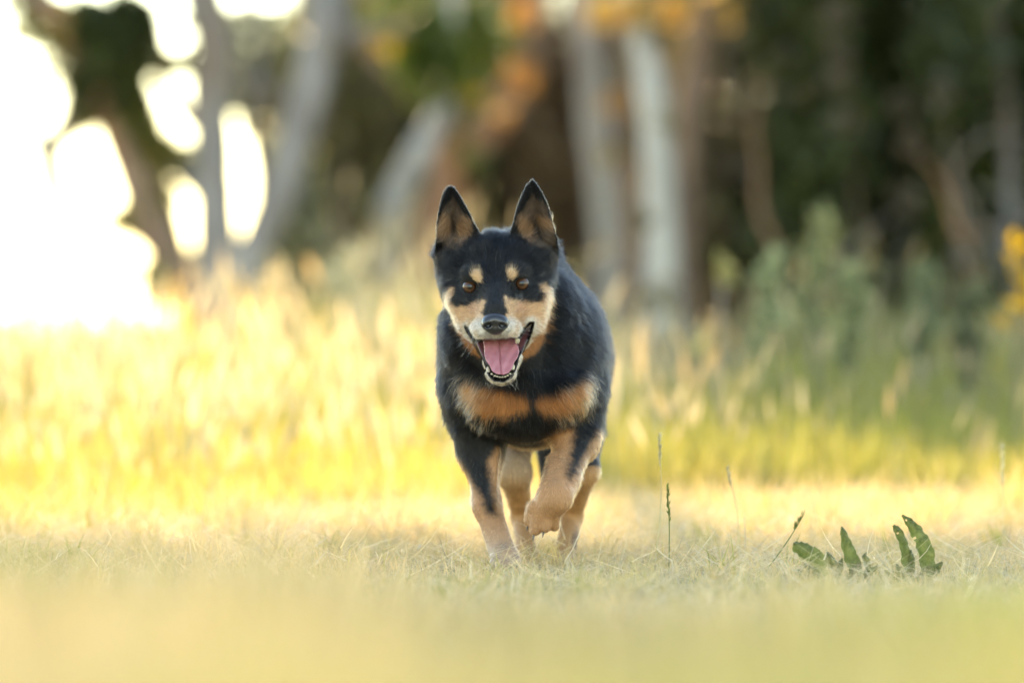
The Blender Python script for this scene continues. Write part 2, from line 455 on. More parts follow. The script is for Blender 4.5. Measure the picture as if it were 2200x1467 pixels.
# the forked tree against the bright sky
YV = 17.0
bx = P(478, 700, YV)
tV = empty('tree', (bx[0], YV, 0)); tag(tV, 'forked grey tree standing left against the bright white sky', 'tree')
g0 = P(478, 0, YV)[0]
stem('trunk', [(486, 862, 76), (482, 760, 70), (470, 640, 60), (466, 520, 54), (460, 380, 49), (450, 200, 48), (438, 0, 48)], YV, tV, 'grey', 1, [(-1.95, YV + .3, 3.2, .085), (-2.4, YV + 1.0, 5.0, .07), (-3.6, YV + 2.4, 7.2, .04)])
stem('trunk', [(478, 800, 44), (500, 640, 45), (552, 520, 43), (610, 380, 42), (652, 240, 44), (684, 120, 46), (700, 0, 46)], YV, tV, 'grey', 2, [(-1.1, YV + .4, 3.2, .095), (-1.0, YV + 1.2, 5.0, .07), (-1.6, YV + 2.6, 7.2, .04)])
stem('branch', [(455, 760, 46), (410, 660, 44), (352, 540, 38), (300, 430, 34), (235, 250, 36), (165, 110, 38), (70, -20, 36)], YV, tV, 'brown', 3, [(-2.9, YV + .3, 2.8, .05), (-3.8, YV + 1.2, 4.6, .04), (-5.4, YV + 2.6, 7.0, .03)])
stem('branch', [(410, 660, 30), (385, 560, 29), (352, 430, 25), (330, 350, 21), (270, 310, 16)], YV, tV, 'brown', 4)
stem('branch', [(345, 545, 26), (300, 500, 24), (255, 472, 21), (215, 468, 14)], YV, tV, 'brown', 5)
stem('branch', [(195, 150, 30), (172, 220, 29), (140, 280, 28), (105, 325, 29), (115, 390, 26), (126, 440, 22)], YV, tV, 'dark', 6)
stem('branch', [(105, 325, 22), (75, 300, 20), (40, 262, 16)], YV, tV, 'dark', 7)
stem('branch', [(440, 420, 24), (390, 370, 22), (330, 300, 20), (270, 200, 16)], YV, tV, 'dark', 8)
stem('branch', [(690, 90, 16), (780, 70, 14), (880, 60, 10)], YV, tV, 'grey', 9)
stem('branch', [(400, 370, 18), (370, 330, 18), (340, 300, 16), (290, 215, 14)], YV, tV, 'brown', 10)
stem('branch', [(452, 300, 20), (405, 250, 18), (350, 170, 17), (320, 60, 14)], YV, tV, 'brown', 21)
stem('branch', [(300, 430, 18), (262, 340, 17), (285, 250, 16), (330, 200, 13)], YV, tV, 'brown', 22)
stem('branch', [(560, 500, 14), (560, 380, 13), (540, 250, 12), (560, 120, 11), (545, 10, 9)], YV + .4, tV, 'grey', 23)
stem('branch', [(640, 280, 13), (590, 200, 12), (520, 170, 11), (480, 110, 9)], YV + .4, tV, 'grey', 24)
# low leaf clumps and the unseen crown above the picture, shaped to shade the dog
foliage('leaf_clump', [cl(240, 110, YV, 96, 1900), cl(275, 60, YV, 76, 1000), cl(205, 195, YV, 66, 700), cl(255, 215, YV, 56, 420), cl(190, 40, YV, 50, 400)], .085, DKG, tV, 11)
foliage('leaf_clump', [cl(300, 275, YV, 58, 300), cl(345, 335, YV, 54, 260), cl(395, 140, YV, 50, 110), cl(285, 220, YV, 54, 240), cl(130, 60, YV, 62, 260), cl(400, 350, YV, 44, 150), cl(345, 430, YV, 50, 130), cl(335, 600, YV, 52, 240), cl(170, 250, YV, 44, 120), cl(270, 480, YV, 46, 130), cl(380, 520, YV, 44, 130), cl(60, 60, YV, 50, 120)], .08, ((.12, .12, .03), (.26, .22, .05)), tV, 12)
foliage('leaf_clump', [cl(555, 80, YV + 1, 90, 520), cl(560, 190, YV + 1, 80, 460), cl(560, 260, YV + 1, 55, 220), cl(60, 10, YV, 60, 160), cl(130, 130, YV, 60, 110), cl(330, 120, YV, 40, 110), cl(420, 60, YV, 50, 70)], .08, LITE, tV, 13)
crown = []
for (cx, cy, cz, r_, rz_, n_) in ((-5.9, 20.2, 7.05, 1.9, .80, 3400), (-4.0, 20.0, 7.0, 1.9, .80, 3900), (-2.2, 20.0, 7.0, 1.8, .80, 3900), (-0.7, 20.0, 7.1, 1.4, .80, 2300), (-4.8, 20.6, 8.7, 2.2, 1.2, 2500), (-2.5, 20.4, 8.7, 2.1, 1.2, 2500)):
    crown.append((cx, cy, cz, r_, r_ * .8, rz_, n_))
foliage('crown', crown, .15, MIDG, tV, 14)

# trees in the middle
YB = 21.0
def simple_tree(label, Y, stems, crowns, tones, size, seed, base_px, group=None, extra=()):
    t = empty('tree', (P(base_px, 0, Y)[0], Y, 0)); tag(t, label, 'tree', group)
    for i, (kind, mat, pts, rise) in enumerate(stems):
        stem(kind, pts, Y, t, mat, seed + i, rise)
    if crowns:
        foliage('crown', crowns, size, tones, t, seed + 20)
    for j, (nm, c_, tn, sz, mt) in enumerate(extra):
        foliage(nm, c_, sz, tn, t, seed + 30 + j, mt)
    return t
gb = 870
simple_tree('brown tree leaning right with orange leaves standing for sunlit bark above the dog', YB,
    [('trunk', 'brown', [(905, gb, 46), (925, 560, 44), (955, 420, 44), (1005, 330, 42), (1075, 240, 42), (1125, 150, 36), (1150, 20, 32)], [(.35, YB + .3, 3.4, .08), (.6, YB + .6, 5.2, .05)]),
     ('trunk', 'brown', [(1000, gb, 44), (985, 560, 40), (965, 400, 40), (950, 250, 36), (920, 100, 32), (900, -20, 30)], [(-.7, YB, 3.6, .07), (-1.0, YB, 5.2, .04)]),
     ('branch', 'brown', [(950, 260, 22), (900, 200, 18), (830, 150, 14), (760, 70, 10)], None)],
    [(-.7, YB + .4, 4.5, .9, .9, 1.1, 1700), (-1.7, YB + .3, 4.5, .9, .9, 1.1, 1900), (.3, YB + .6, 5.0, 1.0, .9, .8, 900)], MIDG, .14, 40, 950,  # unseen crown, added above the frame to shade the right meadow
    extra=[('leaf_clump', [cl(1125, 165, YB - .6, 40, 60), cl(1080, 235, YB - .6, 32, 36), cl(1130, 30, YB - .6, 36, 50)], ORNG, .07, m_gold),  # orange leaves standing in for sunlit bark, its glow put in their colour
           ('leaf_clump', [cl(1010, 60, YB - .3, 90, 420), cl(1070, 90, YB - .3, 60, 260), cl(930, 140, YB - 1.7, 90, 620), cl(880, 30, YB - 1.7, 90, 520), cl(1005, 200, YB - 1.2, 70, 320), cl(1010, 330, YB - .5, 50, 160)], ((.06, .10, .018), (.13, .16, .03)), .08, m_leaf),
           ('leaf_clump', [cl(850, 75, YB - .4, 50, 120), cl(1015, 200, YB - .5, 26, 50)], YELL, .07, m_gold)])  # yellow leaves standing in for sunlit spots between the foliage
simple_tree('short pale trunk leaning right behind the grass, left of the dog', YB - 1.5,
    [('trunk', 'pale', [(822, gb + 10, 30), (832, 500, 28), (862, 400, 28), (905, 320, 27), (940, 255, 23, .3), (960, 160, 20, .6), (970, -10, 16, 1.0)], [(-.3, YB - 1, 3.2, .05), (-.2, YB - .8, 4.8, .03)])],
    [(-.3, YB - .8, 5.3, 1.0, .9, .7, 900)], MIDG, .12, 60, 850)
simple_tree('slim pale grey trunk just left of the thickest pale trunk', YB + .5,
    [('trunk', 'pale', [(1325, gb, 42), (1315, 560, 36), (1300, 420, 34), (1282, 280, 33), (1268, 150, 30), (1255, 0, 28)], [(.45, YB + .5, 3.2, .075), (.3, YB + .6, 5.2, .045)]),
     ('branch', 'brown', [(1282, 260, 20), (1325, 330, 24), (1342, 450, 26), (1342, 620, 26), (1338, gb, 28)], None)],
    [(.4, YB + .8, 5.7, 1.3, 1.1, .9, 1600)], MIDG, .12, 70, 1315,
    extra=[('leaf_clump', [cl(1330, 222, YB, 36, 95), cl(1300, 30, YB - .2, 42, 70)], ORNG, .07, m_gold)])  # orange leaves standing in for sunlit spots, the light put in their colour
simple_tree('thick pale trunk with brown side standing right of the dog', YB - 5.5,
    [('trunk', 'pale', [(1428, gb + 25, 50, -.12), (1424, 700, 42, -.12), (1420, 500, 38, -.12), (1418, 330, 40, -.12), (1402, 200, 38, -.12), (1378, 90, 32, -.1), (1350, -10, 30)], [(.5, YB - 5, 3.0, .07), (.3, YB - 5, 5.0, .045)]),
     ('trunk', 'brown', [(1468, gb + 25, 44), (1468, 600, 34), (1470, 420, 34), (1476, 280, 34), (1500, 140, 30), (1530, -10, 28)], [(1.2, YB - 5, 3.0, .06), (1.5, YB - 5, 4.8, .04)])],
    [(.9, YB - 3.6, 5.8, 1.2, 1.1, .8, 1500)], MIDG, .12, 80, 1440,
    extra=[('leaf_clump', [cl(1365, 12, YB - 5.7, 44, 110), cl(1300, 30, YB - 5.7, 34, 80), cl(1448, 25, YB - 5.7, 34, 90), cl(1540, 12, YB - 5.7, 60, 34)], ((.68, .42, .12), (.78, .56, .2)), .07, m_gold)])  # golden leaves standing in for sunlit gaps, their brightness put in the colour

sap = empty('sapling', (P(1350, 0, YB - 6.3)[0], YB - 6.3, 0)); tag(sap, 'thin leafy sapling in front of the pale trunks', 'sapling')
stem('trunk', [(1352, 960, 9), (1345, 600, 8), (1338, 300, 7), (1350, 60, 5)], YB - 6.3, sap, 'brown', 91)
foliage('leaf_clump', [cl(1340, 150, YB - 6.3, 40, 46), cl(1400, 60, YB - 6.3, 44, 50), cl(1300, 330, YB - 6.3, 40, 40), cl(1370, 470, YB - 6.3, 34, 34), cl(1440, 260, YB - 6.3, 36, 26), cl(1300, 560, YB - 6.3, 40, 44), cl(1420, 640, YB - 6.3, 44, 50)], .06, ((.12, .105, .05), (.24, .20, .09)), sap, 92)
# thicket on the right: dark shrubs with grey limbs
YT = 14.0
OLBR = ((.085, .070, .038), (.175, .14, .075))
shr = [  # px, Y, half width px, height m, tones, label
    (1600, YT + 3.0, 190, 3.7, OLBR, 'dull olive brown shrub just right of the pale trunks'),
    (1790, YT + 1.2, 180, 3.6, DKG, 'dark green shrub with grey crossing limbs in the thicket'),
    (1985, YT + 2.2, 190, 3.7, DKG, 'deep green shrub with a pale slanting limb near the top right'),
    (2180, YT + .6, 190, 3.6, DKG, 'darkest shrub at the far right of the thicket'),
    (2400, YT + 1.4, 190, 3.6, DKG, 'dark shrub at the right end of the thicket'),
    (1690, YT + 6.0, 260, 4.2, OLBR, 'tall dark shrub behind the gap in the thicket'),
    (2050, YT + 6.0, 260, 4.2, DKG, 'tall dark shrub at the back of the thicket on the right'),
    (2350, YT + 6.0, 260, 4.2, DKG, 'tall dark shrub behind the right end of the thicket')]
limbs = {0: [('dark', [(1585, 800, 22), (1590, 600, 20), (1560, 480, 18), (1600, 360, 18), (1625, 270, 16), (1590, 160, 14)]), ('dark', [(1590, 640, 14), (1640, 480, 12), (1655, 420, 10)]), ('dark', [(1585, 620, 14), (1530, 440, 12), (1520, 330, 10)])],
         1: [('dark', [(1820, 820, 22), (1815, 420, 20), (1790, 310, 18), (1740, 220, 16), (1650, 190, 12)]), ('dark', [(1800, 340, 16), (1860, 270, 16), (1880, 240, 12)]), ('dark', [(1760, 820, 18), (1740, 500, 16), (1700, 300, 12)])],
         2: [('grey', [(2030, 820, 24), (2050, 420, 20), (2010, 160, 20), (1960, 60, 20), (1900, -20, 18)]), ('dark', [(1980, 820, 18), (1990, 300, 14), (2040, 130, 10)])],
         3: [('dark', [(2160, 820, 22), (2170, 400, 18), (2150, 120, 14), (2120, -10, 12)])]}
for i, (px_, Y_, hw_, H_, tn_, lb_) in enumerate(shr):
    x0 = P(px_, 0, Y_)[0]; s_ = SCL(Y_)
    t = empty('shrub', (x0, Y_, 0)); tag(t, lb_, 'shrub')
    w_ = hw_ * s_
    for j, (mt, pts) in enumerate(limbs.get(i, [('dark', [(px_, 800, 20), (px_ + 20, 400, 16), (px_ - 10, 100, 12)])])):
        stem('limb', [(a, b, c * .72, .20 if i == 1 else -.20) for a, b, c in pts], Y_, t, mt, 100 + 7 * i + j)
    if i < 4:
        for j in range(5):                             # tangle of thin bare twigs
            qx, qy, ang = px_ + rng.uniform(-.9, .9) * hw_, rng.uniform(480, 760), rng.uniform(-2.2, -.9)
            tw = []
            for k_ in range(5):
                tw.append((qx, qy, 7.5 - 1.2 * k_, -.20)); ang += rng.normal(0, .45); qx += 95 * math.cos(ang); qy += 95 * math.sin(ang)
            stem('twig', tw, Y_, t, 'brown' if j % 2 else 'grey', 500 + 9 * i + j)
    c_ = []
    for q_ in range(9):
        c_.append((x0 + rng.uniform(-.8, .8) * w_, Y_ + rng.uniform(-.4, .5), H_ * rng.uniform(.12, .86), w_ * rng.uniform(.38, .6), .5, H_ * rng.uniform(.08, .14), 620))
    c_.append((x0, Y_ + .4, H_ * .46, w_ * 1.1, .6, H_ * .46, 4600))
    c_.append((x0, Y_ + .3, .6, w_ * 1.15, .5, .6, 1500))
    foliage('foliage', c_, .085, tn_, t, 200 + i)
    bright = [(x0 + rng.uniform(-.9, .9) * w_, Y_ - .45, rng.uniform(.6, 1.9), w_ * rng.uniform(.10, .2), .15, w_ * rng.uniform(.10, .2), 70) for q_ in range(7)]
    foliage('foliage', bright, .08, ((.06, .10, .016), (.13, .18, .03)) if i % 2 == 0 else ((.13, .105, .075), (.2, .16, .11)), t, 260 + i)
# mid green shrubs and bushes behind the middle trees
WARM = ((.085, .085, .035), (.20, .17, .075))
mid = [(625, 19.0, 75, 1.35, LITE, 'small pale bush at the foot of the right stem of the forked tree'), (720, 23.5, 150, 2.9, WARM, 'olive green bush right of the forked tree'), (860, 25, 170, 2.9, WARM, 'green bush behind the short leaning trunk'),
       (1060, 25.5, 180, 3.0, DKG, 'dark green bush behind the brown tree'), (1240, 24.5, 170, 2.9, BRWN, 'brownish bush behind the pale trunks'),
       (1420, 24.0, 180, 2.9, BRWN, 'dim brown bush behind the thick pale trunk'), (960, 29, 240, 3.3, WARM, 'tall bush at the back above the dog'),
       (1330, 29, 260, 3.3, DKG, 'tall dark bush at the back right of the dog'), (730, 29, 170, 3.2, MIDG, 'pale green bush at the back beside the sky gap')]
for i, (px_, Y_, hw_, H_, tn_, lb_) in enumerate(mid):
    x0 = P(px_, 0, Y_)[0]; s_ = SCL(Y_); w_ = hw_ * s_
    t = empty('bush', (x0, Y_, 0)); tag(t, lb_, 'bush')
    stem('stem', [(px_ - 10, 840, 16), (px_ + 14, 500, 13), (px_ - 6, 150, 9)], Y_, t, 'dark', 300 + i)
    c_ = [(x0 + rng.uniform(-.75, .75) * w_, Y_ + rng.uniform(-.5, .5), H_ * rng.uniform(.15, .86), w_ * rng.uniform(.35, .6), .5, H_ * rng.uniform(.10, .17), 520) for q_ in range(9)]
    c_.append((x0, Y_ + .5, H_ * .48, w_ * 1.1, .6, H_ * .48, 3000))
    foliage('foliage', c_, .10, tn_, t, 320 + i)

# weeds and bright leaves standing in the tall grass
def weed(px_, top, Y_, label, tones, mat, n_, r_px, group=None, wob=10):
    x0 = P(px_, 0, Y_)[0]
    t = empty('weed', (x0, Y_, 0)); tag(t, label, 'weed', group)
    gpx = 680 + CAM_H / SCL(Y_)
    stem('stem', [(px_, gpx + 4, 5), (px_ + wob * .4, (gpx + top) / 2, 4), (px_ + wob, top, 2.5)], Y_, t, 'grey', 400 + int(px_))
    k = 5
    c_ = [cl(px_ + wob * (1 - q_ / k) + rng.normal(0, r_px * .3), top + (gpx - top) * .55 * q_ / k + r_px * .5, Y_, r_px * rng.uniform(.7, 1.1), n_, 1.5) for q_ in range(k)]
    foliage('leaf_plume', c_, .055, tones, t, 420 + int(px_), mat)
SG = ((.20, .225, .11), (.36, .38, .22))
weed(1745, 470, 8.5, 'tall grey green weed reaching highest before the dark thicket', SG, m_tall, 40, 30, 'grey green weeds before the thicket')
weed(1640, 545, 8.0, 'grey green weed right of the pale trunks', SG, m_tall, 44, 34, 'grey green weeds before the thicket')
weed(1820, 590, 7.4, 'pale green weed below the highest weed', SG, m_tall, 44, 30, 'grey green weeds before the thicket')
weed(1975, 585, 8.2, 'dull green weed in the shade of the deep green shrub', ((.14, .16, .085), (.26, .28, .16)), m_tall, 44, 34, 'grey green weeds before the thicket')
weed(2080, 620, 7.6, 'dull green weed second from the right edge', ((.12, .14, .075), (.24, .25, .15)), m_tall, 44, 34, 'grey green weeds before the thicket')
weed(1540, 570, 7.0, 'pale olive weed at the foot of the thick pale trunk', ((.22, .22, .09), (.36, .34, .16)), m_tall, 24, 26, 'grey green weeds before the thicket')
weed(2185, 520, 6.6, 'glowing yellow leafy weed at the right edge', ((.40, .24, .03), (.54, .34, .05)), m_gold, 12, 34, None, 4)
weed(760, 545, 12.0, 'cream seeded weed left of the dog', ((.5, .45, .3), (.66, .6, .42)), m_gold, 40, 38)
def broad_leaf(px0, py0, px1, py1, w_px, Y_, label):
    a, b = np.array(P(px0, py0, Y_)), np.array(P(px1, py1, Y_)); s_ = SCL(Y_)
    a[2] = max(a[2], 0.0)
    t_ = np.linspace(0, 1, 9); vs = []
    for ti in t_:
        c = a + (b - a) * ti + np.array([0, -.03 * math.sin(ti * 3.1), .01 * math.sin(ti * 3.1)])
        w_ = w_px * s_ * (math.sin(min(1, ti * 1.05 + .05) * math.pi) ** .7 * .5 + .02)
        n_ = np.array([(b - a)[2], 0, -(b - a)[0]]); n_ /= np.linalg.norm(n_)
        vs += [c - n_ * w_, c + np.array([0, .012, 0]), c + n_ * w_]
    q = []
    for i in range(8):
        for j in range(2):
            q.append((i * 3 + j, i * 3 + j + 1, i * 3 + j + 4, i * 3 + j + 3))
    return link('grass_leaf', np_mesh('grass_leaf', vs, q, True, {'tone': np.tile((.56, .38, .06), (27, 1))}), None, m_gold), label
o, lb = broad_leaf(455, 860, 372, 600, 38, 9.5, 'bright yellow blade crossing the foot of the forked tree'); tag(o, lb, 'grass blade')
o, lb = broad_leaf(545, 860, 512, 590, 30, 9.8, 'pale upright blade right of the bright yellow blade'); tag(o, lb, 'grass blade')

N_FUR = 330000
# ------------------------------------------------------------------ the dog
# The body is sculpted as one distance field (smoothly joined ellipsoids and tapered limbs) and skinned as one mesh.
class Field:
    def __init__(s, xs, ys, zs):
        s.x, s.y, s.z = [np.asarray(a, np.float32) for a in (xs, ys, zs)]
        s.v = np.full((len(s.x), len(s.y), len(s.z)), 1.0, np.float32)
    def box(s, lo, hi):
        i = [(max(0, np.searchsorted(a, l) - 1), min(len(a), np.searchsorted(a, h) + 1)) for a, l, h in zip((s.x, s.y, s.z), lo, hi)]
        sl = tuple(slice(a, b) for a, b in i)
        return sl, s.x[sl[0]][:, None, None], s.y[sl[1]][None, :, None], s.z[sl[2]][None, None, :]
    def put(s, sl, d, k, cut=False):
        a = s.v[sl]
        if cut:
            d = -d
            h = np.maximum(k - np.abs(a - d), 0) / k
            s.v[sl] = np.maximum(a, d) + h * h * k * 0.25
        else:
            h = np.maximum(k - np.abs(a - d), 0) / k
            s.v[sl] = np.minimum(a, d) - h * h * k * 0.25
    def ell(s, c, r, k=0.02, R=None, cut=False):
        c = np.array(c, np.float32); r = np.array(r, np.float32)
        m = k * 1.3 + 0.012 + (max(r) if R is not None else 0)
        e = np.full(3, max(r)) if R is not None else r
        sl, X, Y, Z = s.box(c - e - k * 1.3 - .012, c + e + k * 1.3 + .012)
        X = X - c[0]; Y = Y - c[1]; Z = Z - c[2]
        if R is not None:
            X, Y, Z = [R[i][0] * X + R[i][1] * Y + R[i][2] * Z for i in range(3)]
        k0 = np.sqrt((X / r[0]) ** 2 + (Y / r[1]) ** 2 + (Z / r[2]) ** 2)
        k1 = np.sqrt((X / r[0] ** 2) ** 2 + (Y / r[1] ** 2) ** 2 + (Z / r[2] ** 2) ** 2) + 1e-9
        s.put(sl, k0 * (k0 - 1) / k1, k, cut)
    def cone(s, a, ra, b, rb, k=0.02, cut=False):
        a = np.array(a, np.float32); b = np.array(b, np.float32)
        m = k * 1.3 + .012
        sl, X, Y, Z = s.box(np.minimum(a - ra, b - rb) - m, np.maximum(a + ra, b + rb) + m)
        ba = b - a
        t = ((X - a[0]) * ba[0] + (Y - a[1]) * ba[1] + (Z - a[2]) * ba[2]) / float(ba @ ba)
        t = np.clip(t, 0, 1)
        d = np.sqrt((X - a[0] - t * ba[0]) ** 2 + (Y - a[1] - t * ba[1]) ** 2 + (Z - a[2] - t * ba[2]) ** 2)
        s.put(sl, d - (ra + (rb - ra) * t), k, cut)
    def mesh(s):
        v = s.v; ins = v < 0
        nx, ny, nz = v.shape
        cnt = np.zeros((nx - 1, ny - 1, nz - 1), np.int8)
        for dx in (0, 1):
            for dy in (0, 1):
                for dz in (0, 1):
                    cnt += ins[dx:nx - 1 + dx, dy:ny - 1 + dy, dz:nz - 1 + dz]
        ci = np.argwhere((cnt > 0) & (cnt < 8))
        idx = np.full(cnt.shape, -1, np.int32)
        idx[ci[:, 0], ci[:, 1], ci[:, 2]] = np.arange(len(ci))
        acc = np.zeros((len(ci), 3)); n = np.zeros(len(ci))
        A = (s.x, s.y, s.z)
        cor = [(0, 0, 0), (1, 0, 0), (0, 1, 0), (1, 1, 0), (0, 0, 1), (1, 0, 1), (0, 1, 1), (1, 1, 1)]
        for p in range(8):
            for ax in range(3):
                if cor[p][ax]: continue
                q = list(cor[p]); q[ax] = 1
                i0 = ci + cor[p]; i1 = ci + q
                v0 = v[i0[:, 0], i0[:, 1], i0[:, 2]]; v1 = v[i1[:, 0], i1[:, 1], i1[:, 2]]
                m = (v0 < 0) != (v1 < 0)
                t = np.where(m, v0 / np.where(m, v0 - v1, 1), 0)
                for d in range(3):
                    p0 = A[d][i0[:, d]]; p1 = A[d][i1[:, d]]
                    acc[:, d] += np.where(m, p0 + t * (p1 - p0), 0)
                n += m
        verts = acc / n[:, None]
        faces = []
        for ax in range(3):
            o1, o2 = [(1, 2), (2, 0), (0, 1)][ax]
            s0 = [slice(1, -1)] * 3; s1 = [slice(1, -1)] * 3
            s0[ax] = slice(0, -1); s1[ax] = slice(1, None)
            a = ins[tuple(s0)]; b = ins[tuple(s1)]
            for flip, mm in ((False, a & ~b), (True, ~a & b)):
                e = np.argwhere(mm)
                e[:, o1] += 1; e[:, o2] += 1
                q = []
                for d1, d2 in ((0, 0), (-1, 0), (-1, -1), (0, -1)):
                    c = e.copy(); c[:, o1] += d1; c[:, o2] += d2
                    q.append(idx[c[:, 0], c[:, 1], c[:, 2]])
                q = np.stack(q, 1)
                faces.append(q[:, ::-1] if flip else q)
        return verts, np.concatenate(faces)

def vnormals(v, f):
    d1 = v[f[:, 2]] - v[f[:, 0]]; d2 = v[f[:, 3]] - v[f[:, 1]]
    fn = np.cross(d1, d2)
    n = np.zeros_like(v)
    for c in range(4):
        for d in range(3):
            n[:, d] += np.bincount(f[:, c], fn[:, d], len(v))
    return n / (np.linalg.norm(n, axis=1, keepdims=True) + 1e-12)

def poly_px(pts, ox, oy, sc):
    return np.array([(ox + u / sc, oy + w / sc) for u, w in pts], np.float64)

def poly_sd(px, py, poly):
    """signed distance in pixels to a polygon, negative inside"""
    d = np.full(px.shape, 1e9); ins = np.zeros(px.shape, bool)
    n = len(poly)
    for i in range(n):
        ax, ay = poly[i]; bx, by = poly[(i + 1) % n]
        ex, ey = bx - ax, by - ay
        t = np.clip(((px - ax) * ex + (py - ay) * ey) / (ex * ex + ey * ey + 1e-9), 0, 1)
        d = np.minimum(d, (px - ax - t * ex) ** 2 + (py - ay - t * ey) ** 2)
        c = ((ay <= py) & (by > py)) | ((by <= py) & (ay > py))
        xi = ax + (py - ay) / np.where(ey == 0, 1e-9, ey) * ex
        ins ^= c & (px < xi)
    return np.sqrt(d) * np.where(ins, -1, 1)

H5 = 1467 / 280.0
MOUTH = poly_px([(310, 735), (352, 772), (400, 860), (440, 895), (500, 893), (600, 888), (655, 898), (700, 888), (840, 875), (905, 880), (935, 840), (985, 755),
                 (1040, 700), (1082, 695), (1060, 790), (1012, 925), (965, 1012), (915, 1060), (893, 1150), (872, 1220), (830, 1310), (740, 1358), (640, 1345), (578, 1285),
                 (545, 1180), (512, 1100), (470, 1050), (432, 965), (395, 885), (330, 790)], 940, 560, H5)
FACE_TAN = poly_px([(110, 340), (150, 300), (190, 310), (172, 400), (150, 470), (215, 512), (340, 502), (440, 475), (520, 440), (552, 432), (535, 520), (512, 590), (560, 640), (740, 640),
                    (788, 590), (772, 500), (752, 408), (800, 425), (860, 450), (960, 475), (1080, 470), (1165, 450), (1185, 385), (1150, 275), (1200, 262), (1255, 300),
                    (1300, 380), (1312, 450), (1282, 590), (1205, 710), (1140, 790), (1075, 880), (1010, 1000), (940, 1110), (915, 1210), (865, 1325), (745, 1398), (600, 1378),
                    (540, 1290), (505, 1130), (455, 1060), (395, 950), (270, 800), (170, 680), (100, 560), (82, 430)], 940, 560, H5)
BROW = [poly_px([(375, 165), (420, 85), (480, 105), (512, 170), (505, 240), (460, 262), (415, 225)], 940, 560, H5),
        poly_px([(785, 110), (815, 60), (865, 75), (920, 125), (905, 190), (845, 232), (800, 215), (782, 160)], 940, 560, H5)]
THROAT = [poly_px([(1225, 650), (1245, 730), (1190, 900), (1070, 1050), (940, 1110), (915, 1060), (1000, 980), (1090, 780)], 940, 560, H5),
          poly_px([(235, 760), (330, 850), (400, 950), (460, 1010), (470, 1070), (410, 1040), (320, 930)], 940, 560, H5)]
L3 = 1406 / 460.0
CHEST = [poly_px([(255, 130), (300, 95), (420, 130), (560, 160), (690, 175), (742, 240), (738, 320), (650, 335), (570, 375), (500, 360), (430, 390), (365, 340), (310, 260)], 900, 780, L3),
         poly_px([(748, 260), (780, 200), (900, 180), (1000, 140), (1110, 70), (1140, 115), (1110, 230), (1085, 325), (1000, 345), (930, 365), (850, 350), (770, 325)], 900, 780, L3)]
LEG_L = poly_px([(460, 640), (515, 570), (550, 680), (570, 900), (640, 1050), (720, 1460), (380, 1460), (340, 950), (285, 740), (255, 640), (320, 745), (400, 880), (450, 985), (515, 995), (500, 880), (478, 740)], 900, 780, L3)
LEG_R = poly_px([(830, 520), (900, 450), (1000, 425), (1005, 540), (968, 720), (985, 775), (1040, 725), (1070, 640), (1125, 555), (1180, 450), (1230, 430), (1200, 620), (1080, 800), (1060, 900), (1000, 1050), (940, 1180), (740, 1190), (640, 1050), (680, 880), (770, 820), (830, 700)], 900, 780, L3)
E6 = 1834 / 300.0
EAR_OUT = [poly_px([(130, 1050), (100, 930), (104, 650), (148, 400), (198, 220), (250, 142), (300, 122), (350, 148), (430, 270), (520, 430), (600, 600), (660, 710), (705, 830), (600, 960), (300, 1090)], 920, 380, E6),
           poly_px([(1075, 720), (1118, 590), (1160, 420), (1230, 230), (1290, 115), (1365, 38), (1422, 90), (1502, 220), (1582, 400), (1625, 560), (1662, 690), (1704, 830), (1700, 990), (1560, 1060), (1300, 970)], 920, 380, E6)]
EAR_IN = [poly_px([(120, 850), (112, 700), (150, 540), (215, 430), (320, 310), (400, 400), (470, 500), (575, 580), (560, 720), (470, 880), (380, 960), (250, 950)], 920, 380, E6),
          poly_px([(1150, 640), (1190, 540), (1300, 400), (1360, 240), (1450, 330), (1560, 430), (1625, 580), (1665, 760), (1660, 900), (1540, 950), (1380, 930), (1280, 820)], 920, 380, E6)]
EAR_TAN = [poly_px([(118, 800), (118, 660), (160, 540), (250, 560), (300, 700), (270, 830)], 920, 380, E6), poly_px([(390, 640), (480, 560), (575, 570), (560, 720), (470, 880), (420, 900), (380, 760)], 920, 380, E6),
           poly_px([(1150, 640), (1195, 540), (1290, 600), (1370, 720), (1350, 880), (1280, 810)], 920, 380, E6), poly_px([(1400, 540), (1560, 560), (1640, 640), (1640, 720), (1500, 700), (1420, 640)], 920, 380, E6)]
EAR_DARK = [poly_px([(300, 560), (400, 640), (370, 800), (420, 960), (250, 980), (320, 800)], 920, 380, E6), poly_px([(1330, 560), (1400, 640), (1500, 720), (1560, 930), (1390, 920), (1380, 720)], 920, 380, E6)]

def E(F, px, py, Y, rx, rz, ry, k=0.02, cut=False, rot=None):
    s = SCL(Y); R = None
    if rot:
        c, n = math.cos(radians(rot)), math.sin(radians(rot))
        R = [[c, 0, n], [0, 1, 0], [-n, 0, c]]
    F.ell(P(px, py, Y), (rx * s, ry, rz * s), k, R, cut)

def RC(F, a, ra, b, rb, k=0.02, cut=False):
    F.cone(P(*a), ra * SCL(a[2]), P(*b), rb * SCL(b[2]), k, cut)

